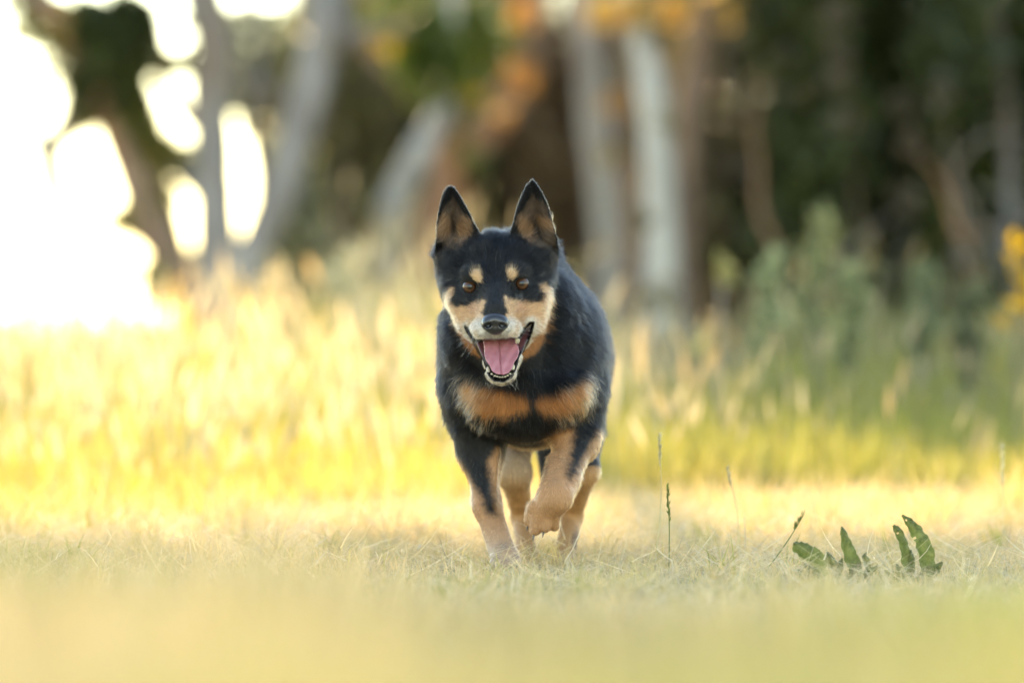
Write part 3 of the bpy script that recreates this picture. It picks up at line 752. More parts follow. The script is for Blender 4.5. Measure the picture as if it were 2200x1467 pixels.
def ear_surface(side):
    """depth of the ear's cup over (px, py)"""
    poly = EAR_OUT[side]
    tip = poly[np.argmin(poly[:, 1])]
    base = (983.0, 548.0) if side == 0 else (1152.0, 540.0)
    hw = 49.0
    def f(px, py):
        v = np.clip((base[1] - py) / (base[1] - tip[1]), -0.2, 1.0)
        cx = base[0] + (tip[0] - base[0]) * v
        w = (px - cx) / (hw * (1.02 - 0.93 * np.clip(v, 0, 1) ** 1.25))
        return 0.050 + 0.040 * (1 - np.clip(v, 0, 1)) ** 0.7 * (1 - np.minimum(w * w, 1.6)) - 0.012 * np.clip(v, 0, 1) + 0.045 * sstep(.22, -.08, v), w, v
    return f

TOES = ((1148, 1088, 14, 1137, 1119, 12, .092), (1158, 1096, 16, 1150, 1138, 13, .076), (1176, 1100, 16, 1171, 1131, 14, .072), (1192, 1098, 14, 1191, 1131, 11, .084))

def build_body():
    h = 0.0022
    xs = np.arange(-0.150, 0.196, h); zs = np.arange(-0.034, 0.640, h)
    ys = np.concatenate([np.arange(-0.135, 0.125, h), np.arange(0.125, 0.98, 0.0045)])
    F = Field(xs, ys, zs)
    K = 0.035
    # trunk
    E(F, 1137, 765, .40, 160, 200, .27, K)
    RC(F, (1140, 760, .45), 160, (1160, 765, .78), 140, K)
    E(F, 1162, 790, .80, 146, 170, .15, K)
    E(F, 1110, 645, .30, 112, 150, .16, K)
    E(F, 1003, 790, .235, 56, 130, .10, K)
    E(F, 1236, 790, .25, 60, 140, .11, K)
    E(F, 1125, 848, .165, 104, 104, .095, K)
    E(F, 1060, 860, .135, 56, 60, .06, K)
    E(F, 1205, 850, .140, 56, 62, .06, K)
    # neck and throat
    RC(F, (1075, 610, .095), 98, (1120, 745, .24), 140, K)
    RC(F, (1080, 705, .06), 74, (1110, 800, .15), 96, .03)
    E(F, 1180, 690, .16, 62, 100, .08, K)
    E(F, 1000, 720, .14, 50, 80, .07, K)
    # thighs, hind legs
    E(F, 1240, 905, .68, 56, 130, .10, K); E(F, 1098, 905, .70, 52, 125, .10, K)
    RC(F, (1245, 930, .62), 46, (1250, 1010, .50), 34, .03)
    RC(F, (1250, 1010, .50), 33, (1228, 1110, .60), 21, .02)
    RC(F, (1228, 1110, .60), 22, (1214, 1190, .50), 22, .015)
    E(F, 1212, 1203, .47, 25, 17, .034, .015)
    RC(F, (1095, 930, .64), 44, (1104, 1015, .52), 34, .03)
    RC(F, (1104, 1015, .52), 33, (1122, 1110, .62), 21, .02)
    RC(F, (1122, 1110, .62), 22, (1131, 1190, .52), 22, .015)
    E(F, 1132, 1203, .49, 25, 17, .034, .015)
    # tail hanging down behind
    RC(F, (1165, 760, .92), 36, (1172, 900, .955), 30, .03)
    RC(F, (1172, 900, .955), 30, (1176, 1035, .94), 14, .02)
    # planted foreleg
    RC(F, (1012, 830, .20), 56, (1032, 968, .235), 47, .03)
    RC(F, (1034, 960, .235), 43, (1046, 1085, .20), 25, .025)
    RC(F, (1046, 1085, .20), 28, (1074, 1170, .175), 28, .02)
    RC(F, (1060, 965, .20), 12, (1058, 1080, .175), 9, .012)
    E(F, 1003, 970, .285, 19, 24, .030, .02)
    E(F, 1084, 1195, .150, 31, 27, .040, .016)
    for tx, ty, tr in ((1064, 1210, 12), (1079, 1214, 13), (1095, 1213, 13), (1109, 1206, 11)):
        E(F, tx, ty, .118, tr, 14, .020, .006)
    # lifted foreleg, wrist flexed, paw hanging
    RC(F, (1238, 840, .23), 56, (1240, 945, .20), 46, .03)
    RC(F, (1238, 945, .20), 41, (1207, 1035, .095), 32, .025)
    RC(F, (1207, 1030, .10), 32, (1195, 1064, .058), 34, .02)
    RC(F, (1190, 1070, .058), 33, (1166, 1106, .088), 35, .016)
    RC(F, (1186, 985, .13), 11, (1180, 1045, .062), 9, .012)
    E(F, 1152, 1108, .095, 22, 30, .026, .012)
    for ax_, ay_, ar_, tx, ty, tr, ty_ in TOES:
        RC(F, (ax_, ay_, .064), ar_ - 1, (tx, ty, ty_ - .003), tr - .5, .0032)
    # skull
    E(F, 1067, 576, .060, 99, 78, .085, .02)
    E(F, 990, 600, .070, 44, 66, .060, .025); E(F, 1146, 598, .070, 41, 62, .060, .025)
    E(F, 1006, 644, .026, 42, 46, .050, .02); E(F, 1136, 641, .026, 44, 48, .050, .02)
    E(F, 1012, 690, .014, 31, 38, .045, .02); E(F, 1137, 688, .014, 33, 42, .045, .02)
    E(F, 1022, 592, -.014, 30, 22, .024, .015); E(F, 1105, 588, -.014, 30, 22, .024, .015)
    RC(F, (1065, 596, -.005), 34, (1064, 664, -.082), 23, .02)
    RC(F, (1066, 650, -.005), 54, (1064, 696, -.076), 33, .016)
    E(F, 1040, 709, -.070, 31, 27, .032, .010); E(F, 1089, 707, -.070, 32, 27, .032, .010)
    RC(F, (1064, 716, -.104), 3.5, (1065, 736, -.098), 3.0, .004, cut=True)
    # lower jaw
    RC(F, (1076, 700, .030), 66, (1078, 765, -.045), 40, .015)
    RC(F, (1078, 765, -.045), 39, (1077, 795, -.062), 30, .012)
    E(F, 1076, 804, -.064, 30, 17, .020, .01)
    # ears: thin cupped shells
    for side in (0, 1):
        poly = EAR_OUT[side]
        s = SCL(.055)
        lo = P(poly[:, 0].min() - 12, poly[:, 1].max() + 12, .02); hi = P(poly[:, 0].max() + 12, poly[:, 1].min() - 12, .12)
        sl, X, Y, Z = F.box((lo[0], -.005, lo[2]), (hi[0], .125, hi[2]))
        sc = (Y - CAM_Y) / FPX
        PX, PY = np.broadcast_arrays(1100 + X / s, 680 - (Z - CAM_H) / s)
        o = poly_sd(PX[:, 0, :], PY[:, 0, :], poly) * s
        D, w, v = ear_surface(side)(PX[:, 0, :], PY[:, 0, :])
        d = np.maximum((np.abs(Y - D[:, None, :]) - 0.0032) * 0.75, o[:, None, :])
        F.put(sl, d.astype(np.float32), 0.008)
    E(F, 981, 556, .084, 36, 32, .032, .03); E(F, 1153, 550, .086, 31, 32, .032, .03)
    # eye openings and mouth
    for ex, ey in ((1008.5, 616.5), (1122, 609.5)):
        E(F, ex, ey, -.030, 14.2, 10.8, .030, .003, cut=True, rot=(8 if ex < 1060 else -8))
    s = SCL(-.05)
    sl, X, Y, Z = F.box((P(985, 0, -.05)[0], -.14, P(0, 845, -.05)[2]), (P(1165, 0, -.05)[0], .06, P(0, 675, -.05)[2]))
    PX, PY = np.broadcast_arrays(1100 + X / s, 680 - (Z - CAM_H) / s)
    o = poly_sd(PX[:, 0, :], PY[:, 0, :], MOUTH) * s
    back = 0.004 - 0.035 * sstep(700, 800, PY[:, 0, :])
    F.put(sl, np.maximum(o[:, None, :], Y - back[:, None, :]).astype(np.float32), .003, cut=True)
    v, f = F.mesh()
    return v, f

def coat(v, n):
    """coat colour, hair length and comb direction from position on the body"""
    N = len(v)
    px = 1100 + v[:, 0] * FPX / (v[:, 1] - CAM_Y); py = 680 - (v[:, 2] - CAM_H) * FPX / (v[:, 1] - CAM_Y)
    Y = v[:, 1]
    jit = vnoise(v, 90, 1) * 3.2 + vnoise(v, 260, 2) * 2.6 + rng.normal(0, 1.6, N)
    front = n[:, 1] < 0.45
    col = np.empty((N, 3)); col[:] = (0.0060, 0.0061, 0.0072)
    length = np.full(N, 0.015); lift = np.full(N, 0.20)
    black = col.copy()
    def mix(mask, c):
        nonlocal col
        col = col * (1 - mask[:, None]) + np.asarray(c) * mask[:, None]
    def inside(poly, soft=4.0, grow=0.0, sel=True):
        return sstep(soft, -soft, poly_sd(px, py, poly) + jit - grow) * sel
    head = (Y < 0.135) & (py < 845) & ~((py > 790) & (Y > -0.02))
    face = (Y < 0.075) & (py < 845) & front & ~((py > 730) & (Y > 0.03))
    brownish = sstep(0.1, 0.9, vnoise(v, 14, 5) * 0.5 + 0.5)
    mix(brownish * 0.35 * (Y > .5), (0.035, 0.016, 0.010))
    # hind legs, inner thighs, belly
    hind = (Y > 0.33)
    low = sstep(0.235, 0.13, v[:, 2] + jit * 0.0025)
    mix(low * hind * (Y < .9), (0.66, 0.34, 0.135))  # tan lower legs, with the orange backlight glow put into the colour
    inner = hind & (np.abs(px - 1135) < 55) & (py > 900) & (Y < .9)
    mix(sstep(950, 985, py + jit * 2) * sstep(1075, 1000, py + jit * 3) * inner, (0.66, 0.45, 0.28))
    mix(sstep(1236, 1252, px + jit) * hind * (py < 1000) * (Y < .9), (0.014, 0.012, 0.012))
    mix(sstep(12, 4, np.hypot(px - 1236, (py - 1160) * .4) + jit) * hind * .7 * (py > 1080), (0.05, 0.03, 0.02))
    # forelegs
    fore = (Y < 0.33) & (py > 880)
    m = np.maximum(inside(LEG_L, 13, 0, fore), inside(LEG_R, 13, 0, fore))
    mix(m, np.array((0.64, 0.325, 0.150))[None, :] * (1 + 0.14 * vnoise(v, 40, 8)[:, None]))
    mix(sstep(1105, 1185, py) * (px < 1125) * m * 0.55, (0.74, 0.53, 0.37))
    mix(sstep(935, 975, py + jit * 2) * (px > 1080) * (px < 1185) * fore * (m < .5) * .35, (0.10, 0.075, 0.05))
    # chest
    chest = (Y < 0.32) & (Y > 0.03) & (py > 780) & (py < 930)
    for c in CHEST:
        mk = inside(c, 8, -5, chest)
        mix(mk, np.array((0.40, 0.150, 0.042))[None, :] * (1 + 0.22 * vnoise(v, 60, 9)[:, None]))
        mix(inside(c, 10, -8, chest) * sstep(0.2, 0.8, vnoise(v, 120, 4)) * .35, (0.12, 0.055, 0.025))
    for c in THROAT:
        mix(inside(c, 6, 2, (Y < 0.16) & front), (0.42, 0.165, 0.052))
    # face
    mk = inside(FACE_TAN, 3.2, 0, face)
    mix(mk, (0.70, 0.40, 0.205))
    dm = poly_sd(px, py, MOUTH)
    nose_d = np.hypot(px - 1063, (py - 694) * 1.0)
    wh = sstep(20, 2, dm + jit * 1.5) * 0.9
    wh = np.maximum(wh, sstep(64, 34, nose_d + jit) * 0.9 * sstep(672, 700, py + jit))
    mix(mk * wh, (0.86, 0.77, 0.65))
    spot = sstep(.25, .6, vnoise(v, 330, 27)) * sstep(34, 12, np.minimum(np.hypot(px - 1034, py - 708), np.hypot(px - 1096, py - 706)))
    mix(mk * spot * .5, (0.16, 0.13, 0.11))
    pink = sstep(20, 6, np.minimum(np.hypot(px - 1017, py - 664), np.hypot(px - 1118, py - 663)) + jit)
    mix(mk * pink * .35, (0.60, 0.33, 0.24))
    mix(inside(poly_px([(540, 780), (640, 850), (790, 790), (800, 850), (700, 905), (600, 900), (500, 850)], 940, 560, H5), 7, 2, face) * 0.62, (0.12, 0.11, 0.11))  # grey shading below the nose, painted into the coat
    mix(face * sstep(14, 6, np.abs(py - 650 - 0 * px) + jit) * sstep(26, 18, np.abs(px - 1064)) * .0, (0.1, 0.1, 0.1))
    for c in BROW:
        mix(inside(c, 3.0, -1.5, face), (0.76, 0.47, 0.25))
    grey = sstep(0.15, 0.9, vnoise(v, 150, 6)) * face * (1 - mk)
    mix(grey * (sstep(42, 12, np.hypot(px - 1174, py - 608)) * .45 + sstep(26, 8, np.hypot(px - 964, py - 606)) * .45 + sstep(30, 12, np.hypot(px - 1010, py - 640)) * .3 + sstep(30, 12, np.hypot(px - 1118, py - 636)) * .3), (0.24, 0.23, 0.22))
    for ex, ey in ((1008.5, 616.5), (1122, 609.5)):
        mix(sstep(7, 2, np.hypot((px - ex), (py - ey) * 1.2) - 15) * face, (0.008, 0.007, 0.007))
    # inside of the mouth and lips: bare dark skin
    inm = (dm < 2.6) & (Y < 0.05) & (Y > -0.11)
    # ears
    earm = np.zeros(N, bool); inner_ear = np.zeros(N, bool)
    for side in (0, 1):
        es = poly_sd(px, py, EAR_OUT[side])
        D, w, vv = ear_surface(side)(px, py)
        e = (es < 6) & (Y > 0.0) & (Y < 0.125) & (py < 552 + 6 * rng.normal(0, 1, N))
        earm |= e & (py < 520)
        ii = e & (Y < D + 0.001)
        k = inside(EAR_IN[side], 5, 0, ii)
        inner_ear |= ii & (k > .35)
        mix(k, (0.19, 0.135, 0.10))
        for t in EAR_TAN[2 * side:2 * side + 2]:
            mix(inside(t, 6, 0, ii) * .85, (0.42, 0.24, 0.13))
        mix(inside(EAR_DARK[side], 6, 0, ii) * .85, (0.022, 0.014, 0.012))
    # hair length and comb
    comb = np.zeros((N, 3))
    body = ~head
    comb[:] = (0, 0.75, -0.65)
    ch = (Y < .3) & (py > 740) & body
    comb[ch] = np.stack([(px[ch] - 1125) / 160.0, np.full(ch.sum(), 0.15), np.full(ch.sum(), -1.0)], 1)
    length[ch] = 0.016
    nk = (py <= 770) & (Y >= 0.06) & body
    comb[nk] = np.stack([(px[nk] - 1085) / 130.0, np.full(nk.sum(), .5), np.full(nk.sum(), -0.75)], 1)
    length[nk] = 0.019
    leg = (py > 930) & (v[:, 2] < 0.22)
    comb[leg] = (0.05, 0.12, -1.0); length[leg] = 0.008
    length[(py > 1085)] = 0.0036
    hx = (px - 1064) / 100.0; hz = -(py - 690) / 100.0
    nrm = np.hypot(hx, hz) + 1e-6
    hc = np.stack([hx / nrm, np.full(N, 0.8), hz / nrm], 1)
    low_head = head & (py > 700)
    comb[head] = hc[head]
    ct = sstep(66, 104, np.abs(px - 1068) + vnoise(v, 60, 25) * 8) * sstep(535, 640, py + vnoise(v, 60, 26) * 14) * head
    cd = np.stack([np.sign(px - 1068) * .55, np.full(N, .7), np.full(N, -.65)], 1)
    comb = comb * (1 - ct)[:, None] + cd * ct[:, None]
    dn = np.clip(np.hypot(px - 1064, (py - 690) * .9) / 110.0, 0, 1.3)
    length[head] = (0.0024 + 0.0075 * dn[head] ** 1.3)
    length[head & (py > 715)] = 0.0045
    length[head & (Y > .07)] = 0.013
    lift[head] = 0.2
    length[head & (np.hypot(px - 1008, py - 616) < 20) | head & (np.hypot(px - 1122, py - 609) < 20)] = 0.0028
    e2 = earm
    comb[e2] = (0, 0.05, 1.0); length[e2] = 0.0050; lift[e2] = 0.2
    ie = inner_ear
    cx = np.where(px < 1067, 978.0, 1150.0)
    comb[ie] = np.stack([-(px[ie] - cx[ie]) / 40.0 + 0.15 * np.sign(px[ie] - 1067), np.full(ie.sum(), -0.35), np.full(ie.sum(), 0.9)], 1)
    length[ie] = 0.013; lift[ie] = 0.5
    length[(poly_sd(px, py, CHEST[0]) < 3) & chest | (poly_sd(px, py, CHEST[1]) < 3) & chest] = 0.016
    bare = inm | (dm < -0.5) & (Y < .05)
    for ex, ey in ((1008.5, 616.5), (1122, 609.5)):
        bare |= (np.hypot((px - ex), (py - ey) * 1.25) < 15.5) & (Y < 0.03)
    bare |= (np.hypot((px - 1063) / 27.0, (py - 694) / 22.0) < 0.98) & (Y < -.06)
    return col, length, lift, comb, bare, inm, px, py

dog = empty('dog', (0.02, 0.35, 0.0))
tag(dog, 'black and tan dog trotting toward the camera with open mouth and lifted paw', 'dog')

bv, bf = build_body()
bn = vnormals(bv, bf)
b_col, b_len, b_lift, b_comb, b_bare, b_inm, b_px, b_py = coat(bv, bn)
skin = b_col * 0.55
skin[b_bare] = (0.010, 0.008, 0.008)
dmv = poly_sd(b_px, b_py, MOUTH)
pk = b_inm & (dmv < -4) & (b_py > 690) & (b_py < 770) & (bv[:, 1] > -0.05)
skin[pk] = (0.10, 0.030, 0.030)
bare_f = b_bare.astype(np.float32)
body_me = np_mesh('body', bv, bf, True, {'coat': skin, 'bare': bare_f})

m_skin, nt, out = new_mat('dog_skin')
a = nd(nt, 'ShaderNodeAttribute', attribute_name='coat'); b = nd(nt, 'ShaderNodeAttribute', attribute_name='bare')
p = nd(nt, 'ShaderNodeBsdfPrincipled'); mr = nd(nt, 'ShaderNodeMapRange'); mr.inputs['To Min'].default_value = 0.8; mr.inputs['To Max'].default_value = 0.32
nt.links.new(a.outputs['Color'], p.inputs['Base Color']); nt.links.new(b.outputs['Fac'], mr.inputs['Value']); nt.links.new(mr.outputs['Result'], p.inputs['Roughness'])
nt.links.new(p.outputs[0], out.inputs[0])
link('body', body_me, dog, m_skin)

# ---- fur: every hair is a strand rooted on the body
def grow_fur(n_want):
    q = bf
    A = bv[q]; ctr = A.mean(1); fn = np.cross(A[:, 2] - A[:, 0], A[:, 3] - A[:, 1]); ar = np.linalg.norm(fn, axis=1) * 0.5
    fnn = fn / (2 * ar[:, None] + 1e-12)
    cpx = 1100 + ctr[:, 0] * FPX / (ctr[:, 1] - CAM_Y); cpy = 680 - (ctr[:, 2] - CAM_H) * FPX / (ctr[:, 1] - CAM_Y)
    w = np.where(fnn[:, 1] < 0.35, 1.0, 0.35)
    w = w * np.where((ctr[:, 1] < 0.13) & (cpy < 850), 2.6, 1.0) * np.where(ctr[:, 1] > 0.5, 0.5, 1.0)
    w[b_bare[q].any(1)] = 0
    pr = w * ar; pr /= pr.sum()
    fi = rng.choice(len(q), n_want, p=pr)
    u, t = rng.random(n_want)[:, None], rng.random(n_want)[:, None]
    ws = [(1 - u) * (1 - t), u * (1 - t), u * t, (1 - u) * t]
    pos = sum(wi * bv[q[fi, c]] for c, wi in enumerate(ws))
    nor = sum(wi * bn[q[fi, c]] for c, wi in enumerate(ws)); nor /= np.linalg.norm(nor, axis=1, keepdims=True)
    col, ln, lift, comb, bare, inm, px, py = coat(pos, nor)
    keep = ~bare
    pos, nor, col, ln, lift, comb, px, py = [x[keep] for x in (pos, nor, col, ln, lift, comb, px, py)]
    N = len(pos)
    tang = comb - nor * (comb * nor).sum(1, keepdims=True)
    tang /= np.linalg.norm(tang, axis=1, keepdims=True) + 1e-6
    clump = np.stack([vnoise(pos, 70, 11), vnoise(pos, 70, 12), vnoise(pos, 70, 13)], 1) * 0.55
    fine = rng.normal(0, 0.16, (N, 3))
    d0 = tang + nor * (lift + 0.25)[:, None] + clump * 0.5 + fine
    d0 -= nor * np.minimum((d0 * nor).sum(1, keepdims=True) - 0.12, 0)
    d0 /= np.linalg.norm(d0, axis=1, keepdims=True)
    d1 = tang + nor * (lift * 0.45)[:, None] + clump + fine * 1.6
    d1 -= nor * np.minimum((d1 * nor).sum(1, keepdims=True) - 0.05, 0)
    d1 /= np.linalg.norm(d1, axis=1, keepdims=True)
    L = ln * rng.lognormal(0, 0.22, N)
    cw = np.minimum(poly_sd(px, py, CHEST[0]), poly_sd(px, py, CHEST[1]))
    wisp = (np.abs(cw) < 14) & (np.abs(px - 1130) > 60) & (pos[:, 1] < .3) & (pos[:, 1] > .03) & (rng.random(N) < .16)
    L = np.where(wisp, L * 1.45, L)
    stray = rng.random(N) < 0.035
    L = np.where(stray, L * 1.5, L)
    d1 = np.where(stray[:, None], d1 + nor * 0.5, d1)
    k = 4
    ts = np.linspace(0, 1, k)
    pts = np.stack([pos + (d0 * (t - 0.5 * t * t) + d1 * (0.5 * t * t))  * L[:, None] for t in ts], 1)
    # neighbouring hairs lean together into locks
    hd_ = (pos[:, 1] < 0.13) & (py < 850)
    lips = hd_ & (py > 700)
    for size, amt, sel in ((0.0085, .62, ~hd_), (0.0042, .5, hd_ & ~lips), (0.0030, .15, lips)):
        ii = np.where(sel)[0]
        cell = np.floor((pos[ii] + .0025 * np.stack([vnoise(pos[ii], 200, 15), vnoise(pos[ii], 200, 16), vnoise(pos[ii], 200, 17)], 1)) / size).astype(np.int64)
        key = (cell[:, 0] + 512) * 1048576 + (cell[:, 1] + 512) * 1024 + cell[:, 2] + 512
        _, inv = np.unique(key, return_inverse=True)
        cnt = np.bincount(inv)
        tipm = np.stack([np.bincount(inv, pts[ii, 3, d]) / cnt for d in range(3)], 1)[inv]
        for j, wj in ((1, .12), (2, .5), (3, 1.0)):
            pts[ii, j] += (tipm - pts[ii, 3]) * (wj * amt)
        col[ii] *= np.exp(rng.normal(0, .20, len(cnt)))[inv][:, None]
    rad = 0.000068 * np.clip(L / 0.012, 0.75, 1.25)
    r = rad[:, None] * np.array([1.0, 0.95, 0.75, 0.25])[None, :]
    col = col * rng.lognormal(0, 0.16, N)[:, None]
    dark = col.max(1) < 0.05
    tip_grey = dark & (rng.random(N) < 0.012)
    col[tip_grey] = (0.22, 0.21, 0.20)
    col[wisp] = np.array((.52, .36, .22)) * rng.uniform(.7, 1.1, (wisp.sum(), 1))
    legdark = (~dark) & (py > 930) & (py < 1120) & (pos[:, 1] < .33) & (rng.random(N) < .22 * sstep(1120, 960, py))
    col[legdark] *= .22
    pale = (~dark) & (rng.random(N) < 0.05)
    col[pale] = np.clip(col[pale] * 1.5 + 0.05, 0, .85)
    return pts, r, np.clip(col, 0.004, 0.85)

def hair_object(name, pts, r, col, mat, parent):
    hc = bpy.data.hair_curves.new(name)
    N, k = pts.shape[:2]
    hc.add_curves([k] * N)
    hc.attributes['position'].data.foreach_set('vector', pts.astype(np.float32).ravel())
    ra = hc.attributes.get('radius') or hc.attributes.new('radius', 'FLOAT', 'POINT')
    ra.data.foreach_set('value', r.astype(np.float32).ravel())
    ca = hc.attributes.new('coat', 'FLOAT_COLOR', 'CURVE')
    c4 = np.ones((N, 4), np.float32); c4[:, :3] = col
    ca.data.foreach_set('color', c4.ravel())
    return link(name, hc, parent, mat)

m_fur, nt, out = new_mat('dog_fur')
a = nd(nt, 'ShaderNodeAttribute', attribute_name='coat')
hb = nd(nt, 'ShaderNodeBsdfHairPrincipled')
hb.parametrization = 'COLOR'
hb.inputs['Roughness'].default_value = 0.25
hb.inputs['IOR'].default_value = 1.30
hb.inputs['Radial Roughness'].default_value = 0.45
hb.inputs['Coat'].default_value = 0.0
nt.links.new(a.outputs['Color'], hb.inputs['Color'])
hd = nd(nt, 'ShaderNodeBsdfDiffuse'); hm_ = nd(nt, 'ShaderNodeMixShader'); hm_.inputs[0].default_value = 0.30
nt.links.new(a.outputs['Color'], hd.inputs['Color'])
nt.links.new(hb.outputs[0], hm_.inputs[1]); nt.links.new(hd.outputs[0], hm_.inputs[2]); nt.links.new(hm_.outputs[0], out.inputs[0])
try:
    SC.cycles_curves.shape = 'RIBBONS'
    SC.cycles_curves.subdivisions = 2
except Exception:
    pass
fp, fr, fc = grow_fur(N_FUR)
# whiskers and chin bristles
wp, wr, wc = [], [], []
for i in range(46):
    sgn = 1 if rng.random() < .5 else -1
    b0 = np.array(P(1064 + sgn * rng.uniform(22, 52), rng.uniform(700, 725), -.085)) if i < 22 else np.array(P(1076 + rng.uniform(-34, 34), rng.uniform(800, 824), -.078))
    dr = np.array([sgn * rng.uniform(.3, 1), rng.uniform(-.2, .5), rng.uniform(-.7, .1)]) if i < 22 else np.array([rng.normal(0, .6), rng.uniform(-.1, .3), -rng.uniform(.5, 1)])
    dr /= np.linalg.norm(dr); Lw = rng.uniform(.018, .040) if i < 22 else rng.uniform(.007, .014)
    wp.append([b0 + dr * Lw * t + np.array([0, 0, -.18 * Lw * t * t]) for t in (0, .33, .66, 1)])
    wr.append(np.array([1, .8, .6, .2]) * .00010); wc.append((.6, .57, .52))
hair_object('fur', np.concatenate([fp, np.array(wp)]), np.concatenate([fr, np.array(wr)]), np.concatenate([fc, np.array(wc)]), m_fur, dog)

# ---- eyes
def sphere_mesh(name, r, nu=32, nv=20, sx=1, sy=1, sz=1):
    vs, fs = [], []
    for j in range(nv + 1):
        th = math.pi * j / nv
        for i in range(nu):
            ph = 2 * math.pi * i / nu
            vs.append((r * sx * math.sin(th) * math.cos(ph), -r * sy * math.cos(th), r * sz * math.sin(th) * math.sin(ph)))
    for j in range(nv):
        for i in range(nu):
            fs.append((j * nu + i, (j + 1) * nu + i, (j + 1) * nu + (i + 1) % nu, j * nu + (i + 1) % nu))
    return np_mesh(name, vs, fs, True)

m_eye, nt, out = new_mat('dog_eye')
tc = nd(nt, 'ShaderNodeTexCoord'); sep = nd(nt, 'ShaderNodeSeparateXYZ'); ln_ = nd(nt, 'ShaderNodeVectorMath', operation='LENGTH')
cmb = nd(nt, 'ShaderNodeCombineXYZ')
nt.links.new(tc.outputs['Object'], sep.inputs[0]); nt.links.new(sep.outputs['X'], cmb.inputs['X']); nt.links.new(sep.outputs['Z'], cmb.inputs['Z'])
nt.links.new(cmb.outputs[0], ln_.inputs[0])
mr = nd(nt, 'ShaderNodeMapRange'); mr.inputs['From Max'].default_value = 0.0115
nt.links.new(ln_.outputs['Value'], mr.inputs['Value'])
rp = nd(nt, 'ShaderNodeValToRGB'); cr = rp.color_ramp
cr.elements[0].position = 0.0; cr.elements[0].color = (0.004, 0.003, 0.003, 1)
cr.elements[1].position = 1.0; cr.elements[1].color = (0.02, 0.012, 0.010, 1)
for pos_, c_ in ((0.30, (0.006, 0.004, 0.003, 1)), (0.36, (0.055, 0.024, 0.010, 1)), (0.62, (0.105, 0.047, 0.022, 1)), (0.84, (0.05, 0.021, 0.010, 1)), (0.86, (0.02, 0.01, 0.008, 1))):
    e = cr.elements.new(pos_); e.color = c_
nz = nd(nt, 'ShaderNodeTexNoise', Scale=900.0); mx = nd(nt, 'ShaderNodeMixRGB', blend_type='MULTIPLY'); mx.inputs[0].default_value = .35
nt.links.new(tc.outputs['Object'], nz.inputs['Vector']); nt.links.new(mr.outputs['Result'], rp.inputs[0]); nt.links.new(rp.outputs[0], mx.inputs[1]); nt.links.new(nz.outputs[0], mx.inputs[2])
p = nd(nt, 'ShaderNodeBsdfPrincipled', Roughness=0.35); p.inputs['Coat Weight'].default_value = 0.65; p.inputs['Coat Roughness'].default_value = 0.03; p.inputs['Specular IOR Level'].default_value = .2
nt.links.new(mx.outputs[0], p.inputs['Base Color']); nt.links.new(p.outputs[0], out.inputs[0])
eye_me = sphere_mesh('eye', 0.0112)
for ex, ey in ((1009, 616), (1121.5, 609)):
    o = link('eye', eye_me, dog)
    if not eye_me.materials: eye_me.materials.append(m_eye)
    o.location = Vector(P(ex, ey, -.0172)); o.rotation_euler = (radians(-2), 0, 0)

# ---- nose leather
def build_nose():
    h = 0.0008
    F = Field(np.arange(-0.060, 0.006, h), np.arange(-0.128, -0.072, h), np.arange(0.360, 0.425, h))
    Y = -.098
    E(F, 1063, 687, Y, 25, 16, .016, .004)
    E(F, 1049, 696, Y - .001, 15, 15, .014, .006); E(F, 1078, 695, Y - .001, 15, 15, .014, .006)
    E(F, 1064, 707, Y + .001, 17, 13, .013, .006)
    for nx_, sg in ((1048.5, 1), (1079, -1)):
        E(F, nx_, 699, Y - .014, 7.5, 5.2, .013, .003, cut=True, rot=18 * sg)
        RC(F, (nx_ - 4 * sg, 702, Y - .012), 2.6, (nx_ - 13 * sg, 707, Y - .010), 1.6, .002, cut=True)
    RC(F, (1064, 700, Y - .018), 1.4, (1064, 724, Y - .016), 1.6, .002, cut=True)
    return F.mesh()
m_nose, nt, out = new_mat('dog_nose')
tc = nd(nt, 'ShaderNodeTexCoord'); vo = nd(nt, 'ShaderNodeTexVoronoi', Scale=700.0); bp = nd(nt, 'ShaderNodeBump', Strength=0.35, Distance=0.0006)
p = nd(nt, 'ShaderNodeBsdfPrincipled', Roughness=0.30); p.inputs['Base Color'].default_value = (0.014, 0.013, 0.016, 1)
p.inputs['Coat Weight'].default_value = 0.35; p.inputs['Coat Roughness'].default_value = 0.15
nt.links.new(tc.outputs['Object'], vo.inputs['Vector']); nt.links.new(vo.outputs['Distance'], bp.inputs['Height']); nt.links.new(bp.outputs[0], p.inputs['Normal']); nt.links.new(p.outputs[0], out.inputs[0])
nv_, nf_ = build_nose()
link('nose', np_mesh('nose', nv_, nf_, True), dog, m_nose)

